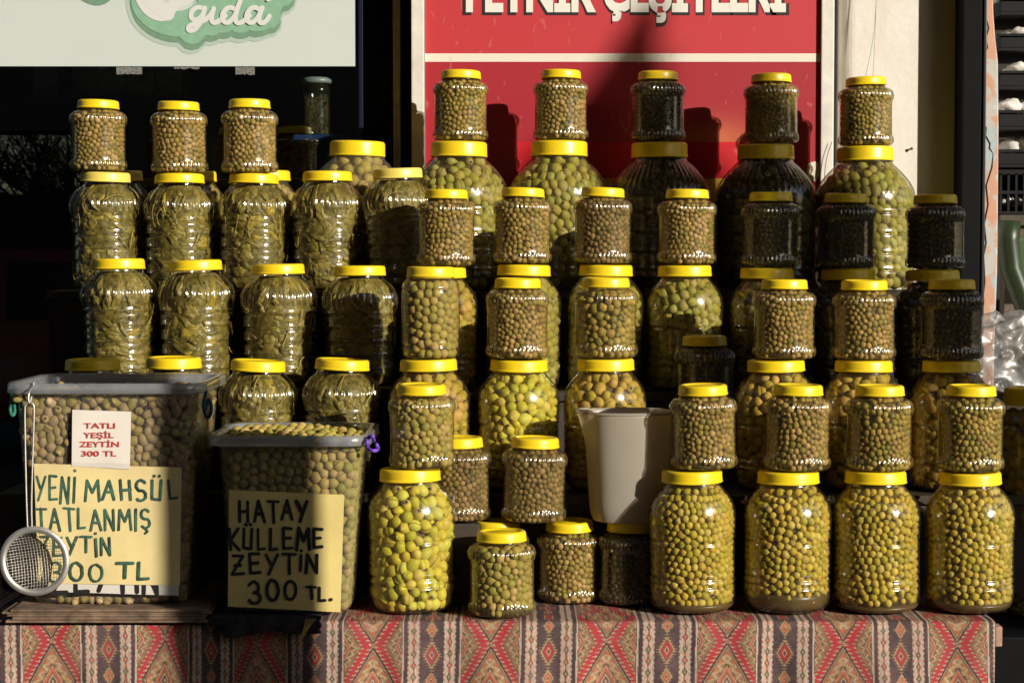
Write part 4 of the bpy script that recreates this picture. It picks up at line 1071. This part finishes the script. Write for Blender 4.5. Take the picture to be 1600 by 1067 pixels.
def local_sheet(name, quad, y, mat, parent, th=.0006, curl=0.0, sub=10):
    """paper sheet given by photo pixel corners (tl, tr, br, bl), front face towards the street"""
    mb = MB(); V = []; Q = [np.array(q, float) for q in quad]
    for j in range(sub + 1):
        for i in range(sub + 1):
            u, v = i / sub, j / sub; p = (Q[0] * (1 - u) + Q[1] * u) * (1 - v) + (Q[3] * (1 - u) + Q[2] * u) * v
            yy = (y(p[1]) if callable(y) else y); x, z = at(p[0], p[1], yy)
            V.append((x - parent.location.x, yy - curl * math.sin(u * 7 + v * 3) * .0006 - parent.location.y, z - parent.location.z))
    F = [(j * (sub + 1) + i, (j + 1) * (sub + 1) + i, (j + 1) * (sub + 1) + i + 1, j * (sub + 1) + i + 1) for j in range(sub) for i in range(sub)]
    return mb.add(V, F).build(name, mat, parent, True)
def face_y(zt, zb, yf, wt, wb, off):
    # front wall leans back towards the base like the tub's own wall
    def f(py):
        z = at(0, py, yf)[1]; t = min(1, max(0, (z - zb) / (zt - zb))); return yf + (wt - wb) * .6 * (1 - t) - off
    return f
def ink_group(name, mat, parent, draw, fy, off):
    """draw ribbons on plane y=0 pixel space, then seat every vertex on the leaning wall"""
    mb = MB(); eps = [0]; draw(mb, eps)
    V = []
    for (x, y, z) in mb.V:   # y holds -eps relative to plane
        V.append((x, y, z))
    mb2 = MB(); mb2.V = V; mb2.F = mb.F
    return mb2.build(name, mat, parent, loc=(-parent.location.x, -parent.location.y, -parent.location.z))
paper = simple('yellow_paper', (.86, .70, .33), .55, 0, 9, .13, .4, 14); paper2 = simple('yellow_paper_plain', (.85, .68, .25), .55, 0, 9, .13, .4, 14); wpap = simple('white_paper', (.78, .72, .64), .6, 0, 10, .06, .2, 14)
gink = simple('green_marker', (.045, .12, .08), .5, 0, 45, .75); bink = simple('black_marker', (.012, .012, .012), .5); rink = simple('red_print', (.50, .045, .04), .5)
wt1, wb1 = (X(326, YT1) - X(22, YT1)) / 2, (X(300, YT1) - X(46, YT1)) / 2
wt2, wb2 = (X(576, YT2) - X(340, YT2)) / 2, (X(547, YT2) - X(360, YT2)) / 2
f1 = lambda off: face_y(zt1, zb1, YT1, wt1, wb1, off); f2 = lambda off: face_y(zt2, zb2, YT2, wt2, wb2, off)
# the signs hang straight: seat each on its own plane just proud of the wall's top edge
local_sheet('old_sign', [(76, 900), (280, 902), (279, 930), (74, 924)], YT1 - .0026, wpap, tub1, curl=1)
local_sheet('handwritten_sign', [(53, 724), (284, 730), (281, 914), (60, 911)], YT1 - .0045, paper, tub1, curl=1)
local_sheet('price_label', [(113, 640), (205, 643), (203, 733), (112, 728)], YT1 - .0060, wpap, tub1, curl=.5)
local_sheet('handwritten_sign', [(358, 765), (538, 773), (532, 956), (356, 947)], YT2 - .0035, paper2, tub2, curl=1)
M['film'] = clear_plastic('cling_film', tint=(.99, .99, .99), f0=.05, rough=.14, bscale=26, bstr=1.0, milky=.012, milkcol=(.8, .8, .78))
local_sheet('film', [(50, 720), (292, 726), (290, 934), (56, 930)], YT1 - .0085, M['film'], tub1, curl=2, sub=16)
local_sheet('film', [(352, 760), (546, 768), (538, 960), (352, 952)], YT2 - .0070, M['film'], tub2, curl=2, sub=16)
def d1(mb, e):
    y = YT1 - .0058
    hand(mb, 'YENİ', 58, 120, 744, 782, 4, y, e); hand(mb, 'MAHSÜL', 134, 280, 750, 781, 4, y, e)
    hand(mb, 'TATLANMIŞ', 56, 238, 795, 827, 3.7, y, e); hand(mb, 'ZEYTİN', 62, 176, 839, 867, 3.6, y, e)
    hand(mb, '300', 78, 166, 880, 907, 3.8, y, e); hand(mb, 'TL', 184, 240, 879, 903, 5, y, e)
def d1b(mb, e): hand(mb, 'ZEYTİN', 84, 250, 884, 924, 7, YT1 - .0034, e, .3)
def d2(mb, e):
    y = YT2 - .0048
    hand(mb, 'HATAY', 373, 482, 782, 812, 5.2, y, e); hand(mb, 'KÜLLEME', 358, 508, 826, 857, 5, y, e)
    hand(mb, 'ZEYTİN', 363, 501, 866, 894, 5.2, y, e); hand(mb, '300', 388, 468, 907, 938, 5, y, e); hand(mb, 'TL.', 479, 520, 917, 936, 4.8, y, e)
ink_group('writing', gink, tub1, d1, None, 0); ink_group('writing', bink, tub2, d2, None, 0)
ink_group('old_writing', bink, tub1, d1b, None, 0)
for s, a, b, py, cp in (('TATLI', 131, 180, 669, 8.2), ('YEŞİL', 130, 178, 684, 8.2), ('ZEYTİN', 124, 186, 698, 8.2), ('300 TL', 127, 182, 712.5, 8.2)):
    o = text_part(s, 'printed_words', rink, tub1, a, b, py, cp, YT1 - .0074, .022); o.location = (-tub1.location.x, -tub1.location.y, -tub1.location.z)
# cord / clip handles
def cord(px_pts, y, r, mat, nm, parent):
    q = []
    for i, (a, b) in enumerate(chaikin(px_pts, 2)):
        yy = y + .006 * math.sin(i * .8); x, z = at(a, b, yy); q.append((x - parent.location.x, yy - parent.location.y, z - parent.location.z))
    return MB().tube(q, r, 8).build(nm, mat, parent, True)
cg = simple('green_cord', (.03, .20, .14), .7, 0, 300, .4); cb = simple('blue_green_cord', (.01, .07, .12), .7, 0, 300, .4); cpu = simple('purple_cord', (.16, .06, .50), .45)
cord([(16, 610), (20, 620), (15, 638), (19, 653), (25, 640), (18, 618)], YT1 + .02, .0032, cg, 'cord_handle', tub1)
cord([(322, 612), (317, 636), (324, 657), (332, 640), (326, 620), (320, 642)], YT1 + .02, .0034, cb, 'cord_handle', tub1)
cord([(576, 683), (573, 690), (574, 700), (582, 705), (592, 702), (588, 694)], YT2 - .004, .0036, cpu, 'cord_handle', tub2)
cord([(576, 683), (582, 680), (584, 688)], YT2 - .006, .0036, cpu, 'cord_handle', tub2)

# folded matting under the tubs
def flat_stack(name, label, x0, x1, y0, y1, z0, z1, n, mat, cat):
    mb = MB(); h = (z1 - z0) / n
    for i in range(n):
        j = lambda: rng.normal(0, .004)
        mb.box(x0 + j(), x1 + j(), y0 + j() - .002, y1, z0 + i * h, z0 + (i + 1) * h - .0006, h * .25)
    return tag(mb.build(name, mat), label, cat)
mat_fold = simple('dirty_flattened_cardboard', (.20, .13, .085), .85, 0, 26, .6, .6, 90)
flat_stack('cardboard_stack', 'stack of dirty flattened cardboard under the large left tub', X(4, 0), X(318, 0), -.012, .30, TZ + .004, zb1 - .0008, 5, mat_fold, 'cardboard')
dc = simple('dark_woven_cloth', (.020, .014, .018), .95, 0, 60, .8, .5, 200)
mb = MB(); ny = 30; xa_, xb_ = X(322, 0), X(497, 0); V = []
for i in range(41):
    u = i / 40; x = xa_ + (xb_ - xa_) * u
    for j in range(ny + 1):
        v = j / ny
        if v < .35: y = .20 - v / .35 * .214; z = zb2 - .0012
        else:
            d = (v - .35) / .65; Ld = .030 + .012 * math.sin(u * 9) * .4 - .018 * (u < .12); y = -.016 - .005 * math.sin(d * 1.5) + .003 * math.sin(u * 23); z = zb2 - .001 - d * Ld - .003 * math.sin(u * 5)
        V.append((x + .002 * math.sin(v * 20), y, z))
F = [(i * (ny + 1) + j, i * (ny + 1) + j + 1, (i + 1) * (ny + 1) + j + 1, (i + 1) * (ny + 1) + j) for i in range(40) for j in range(ny)]
fc = mb.add(V, F).build('folded_cloth', dc, smooth=True); md = fc.modifiers.new('s', 'SOLIDIFY'); md.thickness = .006; md.offset = -1
tag(fc, 'small dark embroidered cloth hanging from under the Hatay tub', 'cloth')
mb = MB(); xf = X(493, 0)
for i in range(7):
    p = [(xf - .02 + i * .003, -.025, at(0, 962, 0)[1]), (xf - .023 + i * .0015, -.028, at(0, 975, 0)[1]), (xf - .030 + i * .001, -.026, at(0, 990, 0)[1])]; mb.tube(p, .0008, 4)
mb.build('fringe', simple('gold_fringe', (.45, .30, .08), .8), fc)

# ================================================================== STRAINER
YSn = -.034
sx, sz = at(54, 876, YSn); rs = .0615
stn = thing('strainer', 'round steel wire strainer hanging by its long handle from the left tub rim', 'strainer', (sx, YSn, sz))
mb = MB(); n = 72; V = []
for i in range(n):
    a = 2 * math.pi * i / n; c, s = math.cos(a), math.sin(a)
    for (r, y) in ((rs, -.004), (rs + .0022, -.001), (rs + .0015, .004), (rs - .0085, .004), (rs - .0095, .001), (rs - .009, -.0035)): V.append((r * c, y, r * s))
F = [(i * 6 + j, i * 6 + (j + 1) % 6, ((i + 1) % n) * 6 + (j + 1) % 6, ((i + 1) % n) * 6 + j) for i in range(n) for j in range(6)]
mb.add(V, F).build('ring', M['silver'], stn, True)
mb = MB(); ri = rs - .0055; stp = .0052
bowl = lambda u, v: .004 + .024 * math.sqrt(max(0, 1 - (u * u + v * v) / (ri * ri)))
kk = int(ri / stp)
for i in range(-kk, kk + 1):
    for dr in (0, 1):
        c0 = i * stp + rng.normal(0, .0003); L = math.sqrt(max(0, ri * ri - c0 * c0)); pts = []
        for j in range(29):
            t = -L + 2 * L * j / 28; u, v = (c0, t) if dr == 0 else (t, c0)
            wv = .0005 * math.cos(math.pi * t / stp + math.pi * (i + dr)); ca, sa = math.cos(.12), math.sin(.12)
            pts.append((u * ca - v * sa, bowl(u, v) + wv, u * sa + v * ca))
        if L > .006: mb.tube(pts, .00048, 4)
mb.build('wire_mesh', M['wire'], stn, True)
mb = MB(); tx, tz = at(46, 628, YSn); tx -= sx; tz -= sz
hp = []
bx, bz = at(46, 822, YSn); bx -= sx; bz -= sz
hp = [(bx - .004, .002, bz - .006), (bx - .0055, .001, bz + .05), (tx - .009, 0, tz - .012), (tx - .007, 0, tz - .003), (tx, 0, tz), (tx + .007, 0, tz - .003), (tx + .009, 0, tz - .012), (bx + .0035, .001, bz + .05), (bx + .004, .002, bz - .006)]
mb.tube(chaikin(hp, 3).tolist(), .0016, 8)
yr = YT1 - .016 - YSn
zt1l = zt1 - sz
hk = [(tx + .004, .001, tz + .010), (tx + .001, 0, tz - .004), (tx - .002, -.002, tz + .004), (tx - .0005, .002, tz + .02), (tx + .001, yr - .006, zt1l - .006), (tx + .001, yr - .003, zt1l + .004), (tx + .001, yr + .006, zt1l + .0045), (tx + .001, yr + .010, zt1l - .003)]
mb.tube(chaikin(hk, 2).tolist(), .0015, 8)
mb.build('handle', M['silver'], stn, True)

# ================================================================== JUG
k = NT('frosted_white_plastic'); df = k.n('ShaderNodeBsdfDiffuse'); tl = k.n('ShaderNodeBsdfTranslucent'); gl = k.n('ShaderNodeBsdfGlossy', i_Roughness=.38)
cj = k.mix(k.noise(16, 5, .6, k.obj()), (.56, .52, .45), (.64, .60, .52)); k.set(df.inputs[0], cj); k.set(tl.inputs[0], (.82, .74, .60))
m0 = k.n('ShaderNodeMixShader'); m0.inputs[0].default_value = .60; k.t.links.new(df.outputs[0], m0.inputs[1]); k.t.links.new(tl.outputs[0], m0.inputs[2])
m1 = k.n('ShaderNodeMixShader'); m1.inputs[0].default_value = .05; k.t.links.new(m0.outputs[0], m1.inputs[1]); k.t.links.new(gl.outputs[0], m1.inputs[2])
jugm = k.end(m1.outputs[0])
YJg = .205
jx = X(982, YJg); zj0 = max(zC, zD) + .001; zj1 = at(0, 641, YJg)[1]; Hj = zj1 - zj0
jg = thing('measuring_jug', 'frosted white plastic pouring jug standing on yellow lids in the middle', 'jug', (jx, YJg, zj0))
sc = (YJg - YC) / FPX
def jsec(z, inset=0):
    f = z / Hj; rr = (60 + 11 * f) * sc; rr *= 1 if z > .03 else math.sqrt(max(.0, 1 - ((.03 - z) / .034) ** 2)) * .14 + .86
    P = []
    for i in range(72):
        a = 2 * math.pi * i / 72; c, s = math.cos(a - R(9)), math.sin(a - R(9)); q = (abs(c) ** 5 + abs(s) ** 5) ** (-1 / 5)
        r_ = rr * (.60 + .40 * q) / 1.0 * .955
        # spout towards -x near the rim
        if f > .62:
            d = math.cos(a - R(180 + 3)); 
            if d > .93: r_ += .016 * ((f - .62) / .38) ** 1.6 * ((d - .93) / .07) ** 1.2
        r_ -= inset; P.append((r_ * math.cos(a), r_ * math.sin(a) * .86))
    return P
lv = [0, .001, .004, .01, .02, .03, .05] + list(np.linspace(.07, Hj, 16)); V = []
for z in lv: V += [(a, b, z + (.004 * max(0, (z / Hj - .9) * 10) if a < -.07 else 0)) for a, b in jsec(z)]
nl = len(lv)
V += [(a, b, Hj - .0005) for a, b in jsec(Hj, .0022)]
for z in reversed(lv[1:-1]): V += [(a, b, z + .001) for a, b in jsec(z, .0022)]
rings = len(V) // 72
F = [(i * 72 + j, i * 72 + (j + 1) % 72, (i + 1) * 72 + (j + 1) % 72, (i + 1) * 72 + j) for i in range(rings - 1) for j in range(72)]
F.append(tuple(range(72))[::-1]); F.append(tuple(range((rings - 1) * 72, rings * 72)))
MB().add(V, F).build('body', jugm, jg, True)
mb = MB(); P_ = jsec(Hj, -.0012); mb.tube([(a, b, Hj - .0035) for a, b in P_[2:70]], .0016, 6); mb.build('rim_lip', jugm, jg, True)
MB().tube(chaikin([(.062, .012, Hj - .012), (.078, .014, Hj - .010), (.088, .016, Hj - .02), (.088, .016, Hj - .10), (.080, .014, Hj - .128), (.060, .012, Hj - .13)], 3).tolist(), .0062, 10).build('handle', jugm, jg, True)

# ================================================================== CRUMPLED BAG
YBg = .85
bxx, bzz = at(1578, 562, YBg)
V, T = ICO[3]
import bmesh
bm = bmesh.new(); bmesh.ops.create_icosphere(bm, subdivisions=5, radius=1); VV = []
for v in bm.verts:
    p = v.co.copy(); d = 1
    for s_, a_ in ((1.6, .32), (3.6, .22), (7, .07)): d += a_ * (1 - 2.2 * abs(noise.noise(p * s_ + Vector((s_, 3, 1)))))
    v.co = Vector((p.x * .092 * d, p.y * .055 * d, p.z * .078 * d))
me = bpy.data.meshes.new('plastic_bag'); bm.to_mesh(me); bm.free()
me.shade_smooth()
bagp = put('plastic_bag', me, M['bag'], None, (bxx, YBg, bzz))
tag(bagp, 'crumpled clear plastic bag behind the jars at the right edge', 'bag')
bb = (bzz - .075)
tag(MB().box(bxx - .04, bxx + .10, YBg - .05, YBg + .06, 0, bb, .004).build('crate_stack', dw), 'dark wooden box under the crumpled plastic bag', 'box')

# thin green string hanging in front of the plaster column
q = []
for (a, b) in chaikin([(1371, -30), (1368, 20), (1366, 50), (1360, 85), (1352, 121)], 2): x, z = at(a, b, 1.10); q.append((x, 1.10, z))
mb = MB().tube(q, .0006, 5); q = []
for (a, b) in chaikin([(1369, 5), (1367, 60), (1364, 121)], 2): x, z = at(a, b, 1.10); q.append((x, 1.10, z))
mb.tube(q, .0005, 5)
tag(mb.build('string', simple('green_string', (.10, .30, .20), .6)), 'thin green string hanging down to the jar before the cream column', 'string')
q = []
for (a, b) in chaikin([(1300, 222), (1293, 240), (1289, 262), (1288, 285)], 2): x, z = at(a, b, YB - .02); q.append((x, YB - .02, z))
tag(MB().tube(q, .0008, 5).build('wire', blk), 'thin black wire curling down the white right frame of the red board', 'wire')

# ================================================================== STREET SIDE (unseen things, mostly added for shade)
lp = thing('shadow_lamp_post', 'unseen round lamp post added to cast the upright shadow across the tubs', 'street lamp', (-.496 + .72 * 2.6, -.69 * 2.6, 0))  # unseen post placed so its shadow strip falls across the tubs
put('post', lathe([(0, .001), (0, .12), (.02, .12), (.05, .105), (.9, .099), (4.6, .092), (4.7, .03)], 32, name='post'), blk, lp)  # post added only for its shadow
put('shadow_lamp_lantern', lathe([(4.7, .03), (4.75, .12), (5.05, .17), (5.15, .10), (5.3, .01)], 24, name='shadow_lamp_lantern'), simple('shadow_lamp_grey', (.3, .3, .3), .4), lp)
# unseen awning and street houses, added and sized to cut off sky light
aw = thing('shade_awning', 'unseen wide brown fabric awning added over the stall to cut sky light', 'awning', (0, 0, 0))
mb = MB(); xa_, xb_ = -3.0, 3.2; V = []; 
for i in range(25):
    for (y, z) in ((1.14, 3.52), (.2, 3.48), (-1.6, 3.38), (-1.61, 3.375), (-1.61, 3.34 + .02 * (i % 2))): V.append((xa_ + (xb_ - xa_) * i / 24, y, z))
mb.add(V, [(i * 5 + j, i * 5 + j + 1, (i + 1) * 5 + j + 1, (i + 1) * 5 + j) for i in range(24) for j in range(4)]).build('fabric', simple('shade_awning_fabric', (.10, .05, .03), .9), aw)
for a in (-2.9, 0, 3.1): MB().tube([(a, 1.14, 3.49), (a, -1.59, 3.35)], .015, 8).build('arm', blk, aw)  # arms of the added awning
tag(MB().box(-9, 3.25, YG + .31, YG + .5, 3.56, 9).build('shop_facade', simple('upper_facade', (.25, .20, .15), .9)), 'plastered upper wall of the shop above the added awning', 'wall')
facs = [(-22, -8.6, 13, (.13, .11, .09), 'unseen brown plastered house added across the street to block sky, far left'), (-8.5, -5.3, 12, (.16, .13, .10), 'unseen tan house added to block sky, left of the narrow passage'), (-3.55, 7.2, 12, (.16, .13, .10), 'unseen tall tan house added to block sky, facing the stall'), (7.4, 21.8, 3.5, (.12, .10, .085), 'unseen one storey shop added across the street, kept low to pass the sun'), (22, 32, 11, (.13, .11, .09), 'unseen tall brown house added to block sky, far right')]
for (a, b, h, c, lb) in facs:
    hs_ = thing('sky_block_house', lb, 'house', (a, -10, 0), (0, 0, 0), 'houses added across the street to block sky')
    dp = .9 if 'left of' in lb else 6
    MB().box(0, b - a, -dp, 0, 0, h).build('wall', simple('sky_block_plaster', c, .9, 0, 3, .2), hs_)
    MB().box(-.04, b - a + .04, -dp - .2, .25, h + .002, h + .25).build('sky_block_roof', simple('sky_block_roof_edge', (.12, .07, .05), .9), hs_)
    nwin = int((b - a) / 2.6)
    for fl in range(int(h // 3)):
        for i in range(nwin):
            MB().box(.8 + i * 2.6, 2.0 + i * 2.6, .002, .05, .9 + fl * 3, 2.4 + fl * 3).build('window', M['win_dark'] if 'win_dark' in M else M.setdefault('win_dark', simple('sky_block_house_window', (.03, .035, .04), .15)), hs_)
tag(MB().box(-5.3 + .002, -3.55 - .002, -10.6, -10.05, 2.45, 12).build('reflection_arch_wall', simple('reflection_arch_plaster', (.14, .11, .09), .9)), 'unseen wall over the passage, added to bound the sky reflected in the window', 'wall')  # added to bound the patch of sky mirrored in the window
bt = thing('bare_tree', 'leafless tree standing behind the narrow passage across the street', 'tree', (-5.0, -17.5, 0))
mb = MB()
def limb(p, d, L, r, dep):
    q = [p]
    for i in range(4): d = (d + Vector((rng.normal(0, .16), rng.normal(0, .16), rng.normal(.03, .1)))).normalized(); q.append(q[-1] + d * L / 4)
    mb.tube(q, [r * (1 - i * .1) for i in range(5)], 5)
    if dep:
        for _ in range(4):
            j = rng.integers(1, 5); limb(q[j], (d + Vector((rng.normal(0, .7), rng.normal(0, .7), rng.normal(.1, .4)))).normalized(), L * .7, r * .55, dep - 1)
limb(Vector((0, 0, 0)), Vector((.05, 0, 1)), 1.5, .10, 0)
for _ in range(12): limb(Vector((.05, 0, 1.2)), Vector((rng.normal(0, .9), rng.normal(0, .6), 1)).normalized(), 1.25, .05, 4)
mb.build('branches', simple('grey_bark', (.07, .06, .05), .9), bt)
tag(MB().box(-7.5, -2.6, -12.9, -12.6, 0, 2.0, .02).build('reflection_low_wall', simple('reflection_wall_render', (.10, .10, .11), .9, 0, 5, .3)), 'unseen low grey wall added to darken the lower window reflection', 'wall')  # added to darken the lower part of the mirrored patch
# parked car across the street: only its reflection in the shop window shows
car = thing('parked_car', 'dark red hatchback parked across the street from the stall', 'car', (-3.6, -7.4, 0))
cp = simple('dark_red_paint', (.22, .012, .012), .25, 0, 0, 0, 0, 200, .6); cg_ = simple('car_glass', (.03, .035, .04), .08); tyr = simple('tyre_rubber', (.02, .02, .02), .8); hub = simple('wheel_rim', (.45, .45, .46), .3, .8)
side = [(-2.0, .35), (-2.05, .62), (-1.95, .86), (-1.1, .98), (-.45, 1.40), (.2, 1.47), (1.2, 1.44), (1.75, 1.05), (1.95, .95), (2.0, .5), (1.95, .33)]
side = chaikin(side, 2); m_ = len(side); V = []
for (yy, k_) in ((-.80, .97), (-.72, 1.0), (.72, 1.0), (.80, .97)):
    for (a, b) in side: V.append((a * k_, yy * (1 - .16 * max(0, b - .95) / .5), .33 + (b - .33) * k_))
F = [(i * m_ + j, (i + 1) * m_ + j, (i + 1) * m_ + (j + 1) % m_, i * m_ + (j + 1) % m_) for i in range(3) for j in range(m_)] + [tuple(range(m_)), tuple(range(3 * m_, 4 * m_))[::-1]]
MB().add(V, F).build('body', cp, car, True)
for s_ in (-1, 1):
    for q in ([(-.95, 1.0), (-.42, 1.33), (.18, 1.38), (.18, 1.0)], [(.26, 1.0), (.26, 1.38), (1.10, 1.35), (1.45, 1.02)]):
        yv = lambda b: s_ * (.806 * (1 - .16 * max(0, b - .95) / .5)); vv = [(a, yv(b), b) for a, b in q] + [(a, yv(b) - s_ * .01, b) for a, b in q]
        MB().add(vv, [(0, 1, 2, 3), (7, 6, 5, 4), (0, 4, 5, 1), (1, 5, 6, 2), (2, 6, 7, 3), (3, 7, 4, 0)]).build('window', cg_, car)
    for a in (-1.25, 1.25):
        w_ = lathe([(-.1, .05), (-.1, .27), (-.08, .31), (.08, .31), (.1, .27), (.1, .20), (.085, .05)], 28, name='wheel'); o = put('wheel', w_, tyr, car, (a, s_ * .74, .31), (R(-90 * s_), 0, 0))
        put('rim', lathe([(.086, .001), (.095, .19), (.101, .2)], 20, name='rim'), hub, o)
    MB().box(-2.03, -1.93, min(s_ * .45, s_ * .68), max(s_ * .45, s_ * .68), .68, .80, .02).build('headlight', hub, car)
for sx_, x_, lb in ((-1, -9.0, 'unseen side wall added left of the stall to block sky'), ):
    tag(MB().box(x_ - .3, x_, -9, YG, 0, 6).build('sky_block_side_wall', simple('sky_block_side_plaster', (.15, .12, .09), .9)), lb, 'wall')  # unseen wall added to close off sky light from the side
# unseen cypress, outline shaped to cast the slanting shadow on board and jars
D_ = 6.0; gap = D_ * math.tan(R(17))
cyx, cyy = 1.43 + .72 * D_, -.69 * D_
ct = thing('shadow_cypress', 'unseen cypress shaped to cast the slanting shadow on the red board', 'tree', (cyx, cyy, 0))
prof = [(-2.6, 1.17, 1.70), (.0, 1.15, 1.73), (.45, 1.15, 1.72), (.60, 1.17, 1.72), (.66, 1.185, 1.69), (.70, 1.20, 1.61), (.73, 1.22, 1.565), (.85, 1.325, 1.555), (.95, 1.43, 1.55), (1.09, 1.53, 1.545)]
V = []; F = []; n = 20
for (zz, a, b) in prof:
    c = ((a + b) / 2 - 1.43) * .69; r = (b - a) / 2 * .69
    for j in range(n):
        th = 2 * math.pi * j / n; V.append((.69 * (c + r * math.cos(th)) + .72 * r * math.sin(th), .72 * (c + r * math.cos(th)) - .69 * r * math.sin(th), 1.41 + zz + gap))
for i in range(len(prof) - 1):
    for j in range(n): F.append((i * n + j, i * n + (j + 1) % n, (i + 1) * n + (j + 1) % n, (i + 1) * n + j))
F.append(tuple(range(n))[::-1]); F.append(tuple((len(prof) - 1) * n + j for j in range(n)))
grnl = simple('shadow_cypress_foliage', (.03, .05, .02), .8, 0, 20, .4)
cr = MB().add(V, F)
base_V = list(V)
for i in range(2600):
    a = random.randrange(len(prof) - 1) * n + random.randrange(n); p = Vector(base_V[a]).lerp(Vector(base_V[a + n]), random.random())
    d = Vector((random.gauss(0, 1), random.gauss(0, 1), random.gauss(0, 1) + .8)).normalized(); e_ = d.orthogonal().normalized(); s_ = .01 + random.random() * .015
    cr.add([p - e_ * s_ * .4, p + e_ * s_ * .4, p + d * s_ * 1.6], [(0, 1, 2)])
cr.build('shadow_cypress_crown', grnl, ct)
MB().tube([(0, 0, 0), (0, 0, 1.6)], [.09, .07], 10).build('shadow_cypress_trunk', simple('shadow_cypress_bark', (.08, .05, .03), .9), ct)
